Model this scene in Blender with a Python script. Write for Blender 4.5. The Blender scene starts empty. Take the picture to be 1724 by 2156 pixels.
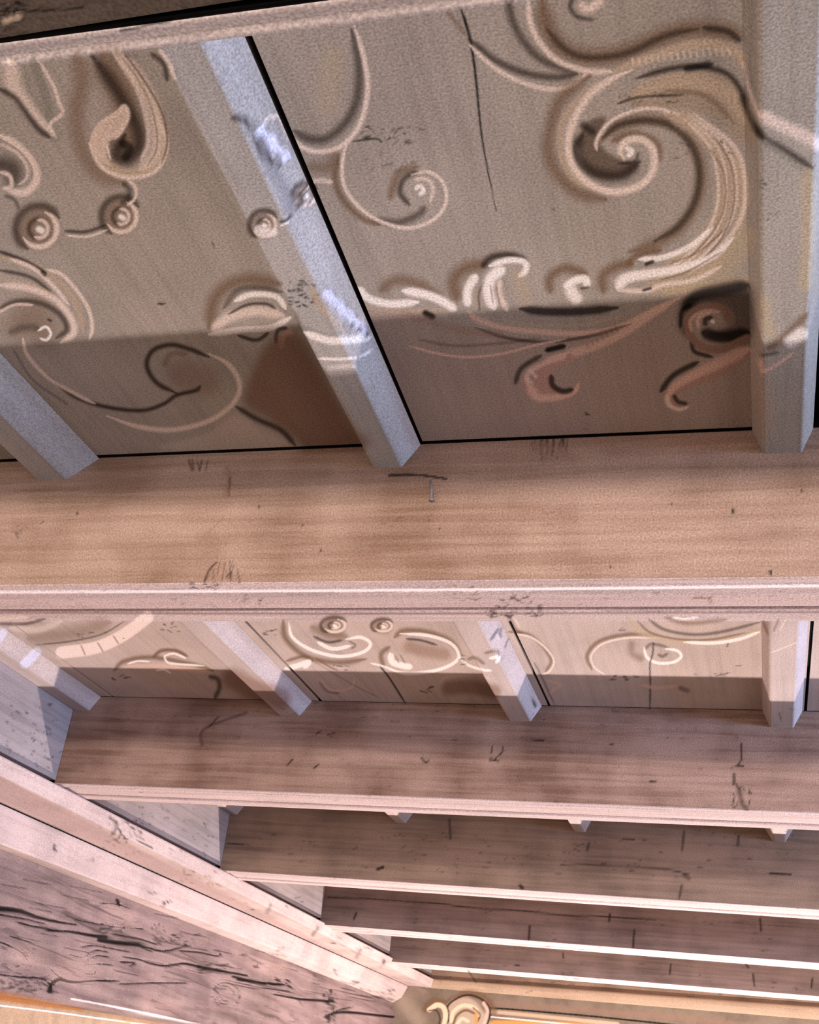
import bpy, math
import numpy as np

# ------------------------------------------------------------------ camera, light, exposure
sc = bpy.context.scene
sc.view_settings.view_transform = 'Standard'
sc.view_settings.look = 'None'
sc.view_settings.exposure = 0.0
sc.view_settings.gamma = 1.0
COL = sc.collection
EYE = 2.3                      # camera height; everything below is measured from the eye
PW, PH = 1724, 2156
FPX = 2495.96
RC = np.array([[0.96024669, -0.27804142, 0.02488519],     # columns: right, forward, up
               [0.25658584, 0.84399216, -0.47099994],
               [0.10995459, 0.45866132, 0.88178216]])

cam_d = bpy.data.cameras.new('camera')
cam = bpy.data.objects.new('camera', cam_d)
COL.objects.link(cam)
sc.camera = cam
cam_d.sensor_fit = 'VERTICAL'
cam_d.sensor_height = 36.0
cam_d.lens = FPX / PH * 36.0
cam_d.clip_start = 0.01
from mathutils import Matrix, Vector
M = Matrix.Identity(4)
for r in range(3):
    M[r][0] = RC[r, 0]; M[r][1] = RC[r, 2]; M[r][2] = -RC[r, 1]
M[2][3] = EYE
cam.matrix_world = M

world = bpy.data.worlds.new('world')
sc.world = world
world.use_nodes = True
bg = world.node_tree.nodes['Background']
bg.inputs[0].default_value = (1.0, 0.82, 0.75, 1)
bg.inputs[1].default_value = 1.4

def lamp(name, kind, loc, energy, color, aim=None, size=None, size_y=None, radius=None):
    d = bpy.data.lights.new(name, kind)
    d.energy = energy; d.color = color
    if kind == 'AREA':
        d.shape = 'RECTANGLE'; d.size = size; d.size_y = size_y or size
    if radius is not None: d.shadow_soft_size = radius
    o = bpy.data.objects.new(name, d); COL.objects.link(o)
    o.location = (loc[0], loc[1], loc[2] + EYE)
    if aim:
        v = Vector((aim[0] - loc[0], aim[1] - loc[1], aim[2] - loc[2]))
        o.rotation_euler = v.to_track_quat('-Z', 'Y').to_euler()
    return o
# sunlight thrown back up from a bright patch of floor near the far wall
lamp('floor_bounce_light', 'POINT', (0.25, 5.7, -2.22), 1060, (1.0, 0.88, 0.86), radius=0.07)
# opening behind the viewer
lamp('rear_window_light', 'AREA', (-0.3, -2.2, 0.33), 125, (1.0, 0.87, 0.80), aim=(-0.5, 2.0, 0.75), size=2.4, size_y=0.14)
# open sky on the right
lamp('sky_side_light', 'AREA', (3.3, 1.6, 0.56), 205, (0.33, 0.54, 1.0), aim=(-1.0, 1.9, 0.9), size=2.6, size_y=0.5)
# window low in the far wall
lamp('far_window_light', 'AREA', (-0.9, 7.75, 0.10), 26, (1.0, 0.93, 0.90), aim=(-1.0, 4.0, 0.6), size=1.6, size_y=0.6)

# ------------------------------------------------------------------ calibration helpers
def ray(x, y): return RC @ np.array([(x - PW / 2) / FPX, 1, -(y - PH / 2) / FPX])
def onz(x, y, z): v = ray(x, y); return v * z / v[2]
def ony(x, y, Y): v = ray(x, y); return v * Y / v[1]
def onx(x, y, X): v = ray(x, y); return v * X / v[0]
def proj(P):
    q = P @ RC
    return PW / 2 + FPX * q[:, 0] / q[:, 1], PH / 2 - FPX * q[:, 2] / q[:, 1]

ZC, ZB, ZT = 1.0, 0.7565, 0.958           # ceiling, beam underside, batten underside
YB = [0.400, 1.608, 2.908, 4.084, 5.222, 6.343]
DB = 0.153                                 # beam width
XF = -1.8965                               # filler boards over the girder
XR = 1.3
YW = 7.27

# ------------------------------------------------------------------ the mural and the marks, as brush strokes
MG = 120
CW, CH = PW + 2 * MG, PH + 2 * MG
canvas = np.zeros((CH, CW, 4), np.float32)
def lin(c):
    c = np.array(c, float) / 255.0
    return np.where(c <= 0.04045, c / 12.92, ((c + 0.055) / 1.055) ** 2.4)
PAL = dict(
    lt=lin((228, 208, 194)), hl=lin((248, 238, 230)), md=lin((112, 84, 58)), dk=lin((44, 31, 22)), bk=lin((8, 6, 5)),
    tan=lin((188, 166, 142)), oc=lin((186, 166, 132)), gr=lin((140, 134, 122)), lav=lin((212, 208, 222)),
    pk=lin((222, 184, 166)), rust=lin((120, 80, 56)), br=lin((146, 114, 96)), mau=lin((134, 104, 96)), slate=lin((104, 100, 108)),
    ochre=lin((205, 150, 80)), pale=lin((238, 205, 170)))
rng = np.random.default_rng(7)

def smooth(pts, n=8):
    p = np.array(pts, float)
    if len(p) < 3: return np.array([p[0] + (p[-1] - p[0]) * t for t in np.linspace(0, 1, n)])
    q = np.vstack([2 * p[0] - p[1], p, 2 * p[-1] - p[-2]])
    out = []
    for i in range(1, len(q) - 2):
        a, b, c, d = q[i - 1], q[i], q[i + 1], q[i + 2]
        for t in np.linspace(0, 1, n, endpoint=False):
            out.append(0.5 * ((2 * b) + (c - a) * t + (2 * a - 5 * b + 4 * c - d) * t * t + (3 * b - a - 3 * c + d) * t ** 3))
    out.append(q[-2])
    return np.array(out)

WSC = {}; SOFT = {}
def poly(pts, col, a=.8, blur=6):
    p = smooth(pts + [pts[0]], 5) + MG
    x0, y0 = np.maximum(p.min(0).astype(int) - 2 * blur, 0); x1, y1 = (p.max(0) + 2 * blur + 1).astype(int)
    x1 = min(x1, CW); y1 = min(y1, CH)
    X, Y = np.meshgrid(np.arange(x0, x1), np.arange(y0, y1))
    m = np.zeros(X.shape, bool)
    for (ax, ay), (bx, by) in zip(p[:-1], p[1:]):
        if ay == by: continue
        m ^= ((ay > Y) != (by > Y)) & (X < (bx - ax) * (Y - ay) / (by - ay) + ax)
    m = m.astype(np.float32)
    for ax in (0, 1):
        for _ in range(2):
            if blur > 1:
                k = np.ones(blur) / blur
                m = np.apply_along_axis(lambda v: np.convolve(v, k, 'same'), ax, m)
    lay(x0, y0, m * a, PAL[col] if isinstance(col, str) else col)
def lay(x0, y0, m, c):
    reg = canvas[y0:y0 + m.shape[0], x0:x0 + m.shape[1]]
    al = reg[..., 3].copy()
    na = m + al * (1 - m)
    for k in range(3):
        reg[..., k] = np.where(na > 1e-5, (c[k] * m + reg[..., k] * al * (1 - m)) / np.maximum(na, 1e-5), 0)
    reg[..., 3] = na
def st(pts, w, col, a=0.9, soft=0.5, taper=0.0, rough=0.0):
    """one brush stroke: width w px (or a start-end pair), soft = share of the half-width that fades"""
    if isinstance(col, str) and col in SOFT: soft = max(soft, SOFT[col]); taper = taper or .10
    s = smooth(pts)
    n = len(s)
    if rough: s = s + np.cumsum(rng.normal(0, rough, s.shape), 0) * 0.5
    w0, w1 = (w if isinstance(w, tuple) else (w, w))
    if isinstance(col, str) and col in WSC: w0 *= WSC[col]; w1 *= WSC[col]
    t = np.linspace(0, 1, n)
    r = 0.5 * (w0 + (w1 - w0) * t)
    if taper: r = r * np.clip(np.minimum(t, 1 - t) / taper, 0.15, 1) ** 0.6
    R = r.max() + 2
    x0 = int(max(0, s[:, 0].min() - R + MG)); x1 = int(min(CW, s[:, 0].max() + R + MG + 1))
    y0 = int(max(0, s[:, 1].min() - R + MG)); y1 = int(min(CH, s[:, 1].max() + R + MG + 1))
    if x1 <= x0 or y1 <= y0: return
    m = np.zeros((y1 - y0, x1 - x0), np.float32)
    for i in range(n - 1):
        a0, b0 = s[i] + MG, s[i + 1] + MG
        rr = max(r[i], r[i + 1]) + 1.5
        u0 = int(max(x0, min(a0[0], b0[0]) - rr)); u1 = int(min(x1, max(a0[0], b0[0]) + rr + 1))
        v0 = int(max(y0, min(a0[1], b0[1]) - rr)); v1 = int(min(y1, max(a0[1], b0[1]) + rr + 1))
        if u1 <= u0 or v1 <= v0: continue
        X, Y = np.meshgrid(np.arange(u0, u1), np.arange(v0, v1))
        d = b0 - a0; L = d @ d + 1e-9
        k = np.clip(((X - a0[0]) * d[0] + (Y - a0[1]) * d[1]) / L, 0, 1)
        dist = np.hypot(X - a0[0] - k * d[0], Y - a0[1] - k * d[1])
        rad = r[i] + (r[i + 1] - r[i]) * k
        inner = rad * (1 - soft)
        v = np.clip((rad + 0.5 - dist) / np.maximum(rad - inner + 0.6, 0.6), 0, 1)
        v = v * v * (3 - 2 * v)
        sub = m[v0 - y0:v1 - y0, u0 - x0:u1 - x0]
        np.maximum(sub, v, out=sub)
    lay(x0, y0, m * a, PAL[col] if isinstance(col, str) else col)

def arc(cx, cy, rx, ry, a0, a1, n=9):
    return [(cx + rx * math.cos(math.radians(t)), cy + ry * math.sin(math.radians(t))) for t in np.linspace(a0, a1, n)]
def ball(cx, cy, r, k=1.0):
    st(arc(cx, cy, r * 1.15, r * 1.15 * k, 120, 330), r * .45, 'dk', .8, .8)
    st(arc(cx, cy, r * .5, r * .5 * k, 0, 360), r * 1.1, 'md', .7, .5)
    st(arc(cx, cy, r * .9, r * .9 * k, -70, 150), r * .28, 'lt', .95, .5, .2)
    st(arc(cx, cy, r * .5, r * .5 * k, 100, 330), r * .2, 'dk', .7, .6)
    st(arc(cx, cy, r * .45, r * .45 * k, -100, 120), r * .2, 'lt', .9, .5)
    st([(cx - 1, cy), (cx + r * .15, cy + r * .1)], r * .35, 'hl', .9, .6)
def specks(x0, y0, x1, y1, n, col='bk', size=(2, 6), a=.8, ang=0.0):
    for _ in range(n):
        x, y = rng.uniform(x0, x1), rng.uniform(y0, y1)
        l = rng.uniform(2, 14); t = ang + rng.normal(0, .35)
        st([(x, y), (x + l * math.cos(t), y + l * math.sin(t))], rng.uniform(*size), col, a * rng.uniform(.5, 1), .5)

def paint_near_bay():
    # --- left board
    st([(40, 150), (60, 200), (95, 250), (118, 285)], 46, 'gr', .5, .7)
    st([(70, 130), (92, 190), (108, 255)], 24, 'gr', .9, .4)
    st([(22, 132), (30, 180), (58, 222), (92, 262), (118, 288)], (44, 8), 'lt', .8, .4)
    st([(80, 125), (112, 180), (124, 215), (132, 238), (106, 262), (118, 290)], 8, 'lt', .95, .4)
    st([(-5, 185), (30, 205), (50, 230), (80, 270), (105, 290)], 13, 'dk', .85, .7)
    st([(160, 110), (172, 170), (160, 240), (172, 310), (205, 362), (262, 385)], 44, 'md', .6, .9)
    st([(215, 118), (262, 200), (268, 270), (262, 320)], 84, 'md', .75, .7)
    st([(195, 118), (245, 190), (285, 260), (292, 305), (268, 335), (246, 325), (262, 285)], 30, 'dk', .85, .8)
    st([(238, 108), (290, 170), (328, 240), (338, 305), (318, 350), (270, 368), (225, 348), (203, 305), (210, 265)], (46, 34), 'tan', .95, .35)
    st([(252, 112), (306, 185), (330, 260), (328, 320), (296, 356)], 30, 'lt', .6, .8)
    st([(238, 112), (280, 170), (306, 240), (312, 300), (296, 338)], 10, 'lt', .7, .6)
    st([(330, 250), (352, 300), (330, 358), (270, 374), (215, 352), (186, 300)], 9, 'lt', .9, .6)
    st([(210, 330), (195, 300), (212, 262), (245, 240), (262, 225), (268, 248), (246, 285), (222, 290), (232, 335)], 11, 'lt', .95, .5)
    st([(262, 112), (310, 180), (342, 240), (352, 300), (340, 345)], 5, 'md', .9, .4)
    st([(250, 112), (298, 180), (325, 250), (330, 310), (310, 350)], 4, 'md', .6, .4)
    poly([(262, 224), (270, 246), (246, 286), (224, 302), (226, 336), (236, 350), (206, 334), (190, 302), (200, 268), (234, 240)], lin((214, 190, 172)), .85, 3)
    st([(255, 300), (272, 312), (262, 335)], 22, 'bk', .8, .7)
    st([(318, 112), (345, 135), (352, 170)], 12, 'dk', .8, .7)
    st([(334, 104), (354, 130), (368, 168)], 10, 'lt', .95, .4)
    st([(0, 345), (25, 355), (28, 380)], 40, 'dk', .8, .8)
    st([(-5, 282), (38, 308), (70, 345), (76, 382), (52, 405), (18, 402)], 17, 'lt', .95, .4)
    st([(-5, 300), (35, 322), (56, 350), (56, 375), (38, 390)], 7, 'lt', .7, .5)
    st([(-5, 290), (40, 318), (66, 352), (66, 378)], 3, 'md', .7, .5)
    st([(0, 362), (20, 370), (24, 392), (6, 398)], 9, 'lt', .9, .5)
    st([(10, 412), (30, 420), (40, 440)], 8, 'dk', .6, .7)
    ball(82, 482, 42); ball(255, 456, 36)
    st([(136, 486), (180, 488), (222, 474)], 8, 'dk', .8, .6)
    st([(140, 496), (185, 498), (226, 484)], 5, 'lt', .9, .5)
    st([(258, 385), (272, 400), (268, 420), (255, 428)], 12, 'dk', .7, .7)
    st([(268, 378), (285, 395), (284, 418), (268, 432)], 6, 'lt', .95, .4)
    # leaf rosette at the left edge
    st([(40, 690), (70, 660), (90, 700)], 90, 'md', .55, .9)
    st([(-5, 540), (60, 556), (120, 590), (160, 640), (176, 700)], 22, 'tan', .7, .6)
    st([(-5, 528), (50, 548), (98, 575)], 8, 'dk', .9, .6)
    st([(22, 545), (70, 565), (110, 600), (145, 642)], 9, 'lt', .95, .4)
    st([(98, 567), (130, 578), (160, 610), (186, 650), (194, 690), (188, 715)], 8, 'lt', .95, .4)
    st([(-5, 568), (60, 582), (100, 610), (118, 640)], 8, 'dk', .8, .6)
    st([(-5, 600), (55, 606), (112, 628), (148, 668), (155, 700), (128, 722)], 15, 'lt', .95, .4)
    st([(-5, 585), (60, 596), (110, 618)], 6, 'tan', .8, .5)
    st([(-5, 650), (40, 634), (90, 640), (128, 664), (140, 694), (118, 712)], 12, 'dk', .75, .7)
    st([(-5, 660), (30, 642), (70, 642)], 6, 'lt', .8, .6)
    st([(20, 700), (50, 690), (80, 690)], 16, 'dk', .5, .9)
    st([(80, 697), (96, 688), (107, 702), (98, 716), (84, 712)], 6, 'hl', .95, .5)
    st([(88, 572), (96, 580)], 10, 'bk', .8, .5); st([(101, 672), (108, 676)], 6, 'bk', .8, .5)
    specks(330, 636, 345, 642, 3); specks(445, 500, 452, 520, 2, ang=1.0)
    # shell left of the middle batten
    st([(440, 688), (450, 635), (478, 602), (525, 588), (590, 598)], 34, 'md', .75, .9)
    st([(470, 650), (500, 612), (545, 606), (595, 615)], 12, 'dk', .6, .8)
    st([(448, 695), (482, 668), (540, 655), (596, 664)], 22, 'lt', .9, .5)
    st([(494, 634), (530, 620), (580, 624), (602, 650)], 13, 'hl', .95, .4)
    st([(480, 662), (520, 642), (560, 640), (580, 650)], 6, 'dk', .85, .6)
    st([(440, 704), (510, 694), (570, 690), (612, 668)], 14, 'hl', .85, .5)
    st([(500, 706), (540, 716), (566, 700)], 10, 'bk', .8, .7)
    st([(604, 690), (585, 696), (580, 722)], 10, 'bk', .75, .7)
    st([(615, 700), (598, 706), (592, 732)], 14, 'pk', .8, .6)
    # --- in the band by the beam, left
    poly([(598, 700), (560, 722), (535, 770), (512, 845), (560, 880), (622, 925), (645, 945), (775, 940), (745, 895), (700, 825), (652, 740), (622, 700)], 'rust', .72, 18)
    poly([(498, 868), (545, 900), (600, 925), (632, 948), (520, 955), (400, 950), (330, 940), (430, 912)], 'lt', .3, 12)
    st([(385, 785), (430, 800)], 110, 'mau', .5, .8)
    st([(100, 790), (160, 836), (230, 858), (300, 864), (345, 850), (372, 832), (412, 822), (422, 812)], 9, 'dk', .9, .6, .1)
    st([(372, 828), (330, 806), (309, 770), (322, 738), (360, 726), (402, 736), (440, 752)], 11, 'dk', .9, .6, .1)
    st([(345, 770), (360, 745), (395, 745)], 14, 'md', .5, .8)
    st([(48, 712), (58, 748), (100, 794), (160, 830), (200, 850)], 8, 'lt', .85, .5)
    st([(225, 876), (290, 898), (360, 905), (430, 890), (478, 862), (503, 828), (500, 795), (478, 765), (440, 745)], 11, 'lt', .9, .4, .15)
    st([(30, 740), (70, 800), (140, 850)], 8, 'slate', .6, .7)
    st([(497, 856), (540, 882), (590, 905), (622, 938)], 12, 'dk', .85, .7)
    # --- on the middle batten
    st([(545, 300), (570, 350), (600, 400), (612, 440)], 44, 'slate', .45, .9)
    st([(488, 248), (510, 252), (535, 275), (552, 318), (590, 350)], 16, 'dk', .75, .7)
    st([(560, 250), (585, 246), (598, 262)], 14, 'lt', .8, .6)
    st([(552, 275), (575, 300), (600, 330)], 28, 'lav', .98, .35)
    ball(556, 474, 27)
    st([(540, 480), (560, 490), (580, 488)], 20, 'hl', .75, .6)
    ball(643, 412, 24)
    st([(588, 468), (606, 462), (616, 446)], 8, 'bk', .7, .6)
    st([(590, 476), (608, 468)], 5, 'hl', .8, .6)
    specks(606, 592, 665, 648, 34)
    st([(655, 605), (670, 640), (700, 670), (730, 705)], 22, 'tan', .7, .6)
    st([(690, 620), (710, 640), (735, 665), (765, 695)], 28, 'lav', .9, .5)
    st([(620, 655), (640, 690), (700, 712), (740, 722)], 10, 'dk', .35, .8)
    st([(640, 700), (690, 716), (735, 716), (780, 712)], 18, 'hl', .9, .5)
    st([(668, 755), (720, 756), (760, 750), (785, 735)], 7, 'hl', .85, .5)
    st([(690, 782), (748, 776)], 24, 'hl', .55, .7)
    st([(735, 680), (775, 705)], 8, 'bk', .7, .6)
    # --- board right of the middle batten
    st([(690, 180), (700, 120), (690, 220)], 80, 'oc', .35, .9)
    st([(740, 62), (755, 130), (753, 200), (732, 252), (690, 290), (650, 292), (620, 276)], 20, 'dk', .75, .9)
    st([(746, 55), (763, 110), (774, 180), (764, 245), (738, 290), (700, 316), (650, 316), (614, 290), (592, 248)], 11, 'lt', .98, .35)
    st([(650, 350), (690, 352), (708, 325)], 30, 'md', .6, .9)
    st([(712, 325), (706, 380), (722, 420), (760, 458), (800, 474)], 15, 'md', .8, .8)
    st([(785, 462), (838, 468), (880, 452), (894, 436)], 16, 'dk', .7, .8)
    st([(820, 420), (838, 368), (880, 350)], 20, 'md', .7, .9)
    st([(862, 432), (842, 405), (852, 375), (880, 362)], 12, 'dk', .8, .7)
    st([(738, 288), (722, 330), (722, 380), (740, 418), (780, 455), (830, 476), (872, 479), (916, 460), (939, 425), (932, 384), (902, 362), (866, 368)], 8, 'lt', .98, .35)
    st([(870, 378), (900, 378), (912, 400), (905, 425)], 9, 'lt', .8, .5)
    st([(874, 398), (884, 392), (892, 402), (882, 410)], 10, 'hl', .9, .5)
    st([(655, 384), (675, 380), (700, 384)], 10, 'lt', .8, .6)
    specks(748, 265, 890, 300, 26, size=(2, 5), ang=-.3); specks(760, 300, 890, 365, 18, size=(2, 5), a=.55, ang=-.5)
    st([(742, 298), (790, 292), (805, 300)], 5, 'bk', .8, .6)
    # crack between two boards
    st([(968, 12), (988, 75), (1000, 150), (1012, 270), (1025, 350), (1045, 445)], (9, 2), 'bk', .98, .3)
    # --- board with the great spiral
    st([(940, 25), (955, 40), (980, 75)], 10, 'md', .6, .8)
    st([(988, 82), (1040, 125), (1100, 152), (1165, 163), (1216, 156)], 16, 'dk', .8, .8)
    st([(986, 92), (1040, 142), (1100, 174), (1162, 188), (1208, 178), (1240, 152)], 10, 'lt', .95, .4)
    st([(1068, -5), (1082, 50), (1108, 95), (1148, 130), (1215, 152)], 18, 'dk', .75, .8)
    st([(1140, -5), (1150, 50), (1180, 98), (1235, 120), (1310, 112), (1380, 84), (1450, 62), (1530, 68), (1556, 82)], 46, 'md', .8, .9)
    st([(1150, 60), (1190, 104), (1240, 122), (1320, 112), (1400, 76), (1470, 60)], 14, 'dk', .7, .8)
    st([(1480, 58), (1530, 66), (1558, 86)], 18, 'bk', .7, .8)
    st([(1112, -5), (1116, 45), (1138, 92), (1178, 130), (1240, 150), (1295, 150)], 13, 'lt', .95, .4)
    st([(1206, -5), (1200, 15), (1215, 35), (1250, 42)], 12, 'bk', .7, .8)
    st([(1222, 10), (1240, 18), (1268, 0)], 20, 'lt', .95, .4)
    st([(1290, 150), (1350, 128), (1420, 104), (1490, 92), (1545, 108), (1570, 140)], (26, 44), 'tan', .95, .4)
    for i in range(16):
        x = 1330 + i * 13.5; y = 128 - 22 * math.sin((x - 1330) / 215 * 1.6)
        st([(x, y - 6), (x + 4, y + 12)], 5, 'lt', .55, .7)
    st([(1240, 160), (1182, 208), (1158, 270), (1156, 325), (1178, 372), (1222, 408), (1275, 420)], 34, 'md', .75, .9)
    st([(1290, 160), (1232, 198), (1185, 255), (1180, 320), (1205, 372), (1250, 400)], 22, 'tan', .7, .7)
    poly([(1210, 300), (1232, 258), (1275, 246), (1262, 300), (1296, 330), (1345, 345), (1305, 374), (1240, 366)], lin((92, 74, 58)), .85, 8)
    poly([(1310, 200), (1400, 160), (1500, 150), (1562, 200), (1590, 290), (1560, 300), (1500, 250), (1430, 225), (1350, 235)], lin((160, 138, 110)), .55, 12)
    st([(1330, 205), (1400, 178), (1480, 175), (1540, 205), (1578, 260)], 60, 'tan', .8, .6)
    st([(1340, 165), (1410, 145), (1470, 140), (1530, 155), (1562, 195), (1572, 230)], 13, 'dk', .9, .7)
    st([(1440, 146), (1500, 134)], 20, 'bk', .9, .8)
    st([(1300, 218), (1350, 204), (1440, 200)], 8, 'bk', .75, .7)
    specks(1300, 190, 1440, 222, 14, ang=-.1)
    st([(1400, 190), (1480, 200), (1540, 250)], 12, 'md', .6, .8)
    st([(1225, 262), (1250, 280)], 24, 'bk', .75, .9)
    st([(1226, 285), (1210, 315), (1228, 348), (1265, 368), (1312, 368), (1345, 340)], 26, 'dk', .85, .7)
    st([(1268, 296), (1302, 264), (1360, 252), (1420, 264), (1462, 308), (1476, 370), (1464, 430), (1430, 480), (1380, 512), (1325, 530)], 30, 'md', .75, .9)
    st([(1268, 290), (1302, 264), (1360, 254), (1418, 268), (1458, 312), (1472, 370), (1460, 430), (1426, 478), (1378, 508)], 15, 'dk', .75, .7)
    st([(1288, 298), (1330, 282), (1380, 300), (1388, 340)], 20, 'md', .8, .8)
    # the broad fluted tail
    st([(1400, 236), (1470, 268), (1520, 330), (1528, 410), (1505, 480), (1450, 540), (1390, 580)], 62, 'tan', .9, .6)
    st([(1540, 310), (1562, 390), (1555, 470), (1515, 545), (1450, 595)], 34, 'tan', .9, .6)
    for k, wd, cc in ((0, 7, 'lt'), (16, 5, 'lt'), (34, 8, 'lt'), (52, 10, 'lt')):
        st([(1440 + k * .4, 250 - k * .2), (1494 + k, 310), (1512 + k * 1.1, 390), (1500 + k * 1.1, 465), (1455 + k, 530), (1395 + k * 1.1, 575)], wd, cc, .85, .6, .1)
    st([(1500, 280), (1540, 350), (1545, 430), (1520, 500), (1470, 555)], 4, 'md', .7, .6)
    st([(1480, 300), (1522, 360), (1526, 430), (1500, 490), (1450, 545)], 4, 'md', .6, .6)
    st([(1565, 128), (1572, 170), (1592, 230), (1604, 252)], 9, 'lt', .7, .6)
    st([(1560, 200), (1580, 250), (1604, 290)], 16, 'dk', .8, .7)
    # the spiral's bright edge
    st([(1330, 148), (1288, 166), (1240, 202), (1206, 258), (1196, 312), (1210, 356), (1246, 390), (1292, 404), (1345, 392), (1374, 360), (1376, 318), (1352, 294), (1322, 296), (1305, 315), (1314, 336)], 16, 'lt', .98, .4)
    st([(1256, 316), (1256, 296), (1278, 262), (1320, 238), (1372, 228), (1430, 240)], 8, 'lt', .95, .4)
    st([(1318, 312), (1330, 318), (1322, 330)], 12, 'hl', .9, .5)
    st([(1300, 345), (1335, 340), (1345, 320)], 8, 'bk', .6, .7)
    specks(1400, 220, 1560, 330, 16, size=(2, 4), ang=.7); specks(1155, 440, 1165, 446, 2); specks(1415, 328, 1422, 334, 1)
    # --- foliage at the edge of the light
    st([(800, 612), (835, 590), (885, 600), (930, 630)], 28, 'md', .7, .9)
    st([(755, 606), (775, 628), (820, 640), (880, 636)], 18, 'hl', .95, .4)
    st([(752, 640), (820, 655), (900, 655), (960, 655)], 16, 'tan', .6, .7)
    st([(848, 612), (895, 620), (935, 636), (958, 652)], 20, 'hl', .98, .4)
    st([(893, 658), (912, 668)], 17, 'bk', .98, .4)
    st([(962, 630), (955, 592), (978, 566), (1020, 556)], 34, 'md', .8, .9)
    st([(1015, 562), (1035, 542), (1075, 537), (1110, 550)], 16, 'dk', .9, .7)
    st([(984, 642), (985, 610), (1002, 580)], 20, 'hl', .95, .4)
    st([(1010, 655), (1008, 620), (1020, 590)], 5, 'md', .9, .5)
    st([(1040, 650), (1028, 615), (1034, 585), (1060, 566)], 26, 'hl', .98, .4)
    st([(1068, 655), (1052, 620), (1052, 590)], 12, 'lt', .9, .5)
    st([(1030, 560), (1070, 548), (1104, 552), (1106, 570), (1092, 582)], 14, 'hl', .95, .4)
    st([(1038, 640), (1032, 600)], 3, 'md', .7, .5); st([(1052, 640), (1044, 600)], 3, 'md', .7, .5)
    st([(1090, 580), (1110, 640)], 40, 'oc', .4, .9)
    st([(1158, 615), (1158, 585), (1190, 565), (1235, 576)], 24, 'md', .8, .9)
    st([(1188, 604), (1212, 590), (1232, 588), (1236, 602)], 18, 'hl', .98, .4)
    st([(1200, 610), (1215, 632)], 28, 'hl', .85, .6)
    st([(1222, 608), (1240, 604)], 6, 'dk', .8, .6)
    st([(1270, 615), (1270, 580), (1300, 560), (1330, 556)], 26, 'md', .8, .9)
    st([(1322, 558), (1340, 538), (1392, 526)], 16, 'md', .8, .8)
    st([(1380, 600), (1450, 585), (1530, 560), (1570, 500)], 70, 'oc', .5, .8)
    st([(1300, 606), (1318, 586), (1370, 576), (1430, 566), (1500, 540), (1545, 500)], (28, 12), 'hl', .9, .5)
    st([(1300, 612), (1360, 612), (1395, 600), (1460, 590), (1520, 560)], 11, 'lt', .9, .5)
    st([(1345, 546), (1395, 542), (1450, 520), (1500, 480)], 13, 'hl', .9, .5)
    st([(1358, 557), (1376, 550)], 10, 'bk', .9, .5); st([(1352, 612), (1372, 606)], 7, 'bk', .9, .5)
    st([(1390, 590), (1450, 570), (1520, 530)], 4, 'md', .7, .6)
    st([(1410, 555), (1470, 530), (1530, 480)], 4, 'md', .7, .6)
    st([(1400, 615), (1480, 605), (1570, 590)], 30, 'oc', .6, .8)
    # --- below the edge of the light, right
    poly([(770, 650), (900, 668), (1040, 700), (1200, 706), (1360, 650), (1440, 612), (1585, 596), (1600, 700), (1600, 930), (1200, 950), (900, 960), (840, 860)], lin((170, 134, 116)), .34, 14)  # brown mural ground, its warm tint also colours the shaded band
    st([(1095, 650), (1150, 656), (1220, 656), (1300, 648)], 22, 'bk', .85, .7, .15)
    st([(985, 655), (1005, 672), (1060, 690), (1130, 698), (1220, 702), (1300, 690), (1370, 656), (1430, 628)], 13, 'pk', .85, .5)
    st([(1060, 675), (1130, 685), (1220, 684), (1310, 666)], 12, 'tan', .5, .7)
    st([(1000, 690), (1070, 712), (1150, 720), (1240, 708), (1330, 682)], 7, 'dk', .75, .6)
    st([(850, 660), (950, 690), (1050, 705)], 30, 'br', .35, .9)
    st([(860, 728), (920, 744), (985, 752), (1060, 744), (1130, 726), (1190, 714)], 6, 'pk', .85, .5)
    st([(880, 715), (960, 728), (1060, 722), (1140, 712)], 6, 'dk', .4, .7)
    st([(1196, 744), (1225, 738), (1300, 708), (1370, 664), (1420, 632)], (24, 14), 'pk', .8, .5)
    for k in range(7): st([(1235 + 10 * k, 722 - 6 * k), (1240 + 10 * k, 734 - 6 * k)], 3, 'md', .6, .5)
    st([(1148, 738), (1190, 728)], 15, 'bk', .95, .5)
    st([(1084, 808), (1098, 775), (1140, 748)], 14, 'bk', .75, .8)
    poly([(1200, 742), (1160, 752), (1120, 772), (1098, 795), (1100, 815), (1118, 838), (1150, 846), (1200, 838), (1222, 812), (1216, 800), (1200, 824), (1172, 818), (1158, 796), (1168, 776), (1210, 756)], lin((186, 146, 132)), .9, 4)
    st([(1196, 742), (1152, 762), (1112, 785), (1112, 812)], 12, 'pk', .95, .4)
    st([(1112, 810), (1128, 834), (1150, 838), (1185, 834), (1210, 824), (1218, 806)], (24, 7), 'pk', .95, .4)
    st([(1150, 760), (1190, 750)], 16, 'pk', .8, .6)
    st([(1160, 790), (1164, 812), (1185, 824), (1206, 820)], 15, 'bk', .85, .6)
    st([(1115, 778), (1130, 795)], 7, 'lt', .8, .5); st([(1106, 796), (1122, 808)], 6, 'lt', .7, .5)
    poly([(1425, 690), (1430, 640), (1480, 606), (1578, 598), (1580, 720), (1530, 716), (1490, 705), (1540, 680), (1530, 650), (1480, 642), (1455, 668), (1445, 710)], 'bk', .6, 12)
    st([(1440, 650), (1470, 622), (1530, 610), (1574, 600)], 34, 'bk', .85, .8)
    st([(1480, 700), (1520, 710), (1575, 700)], 32, 'bk', .9, .7)
    st([(1432, 690), (1436, 655), (1455, 640)], 12, 'bk', .8, .8)
    st([(1452, 705), (1448, 672), (1476, 650), (1520, 650), (1534, 672)], 24, 'br', .95, .5)
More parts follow.
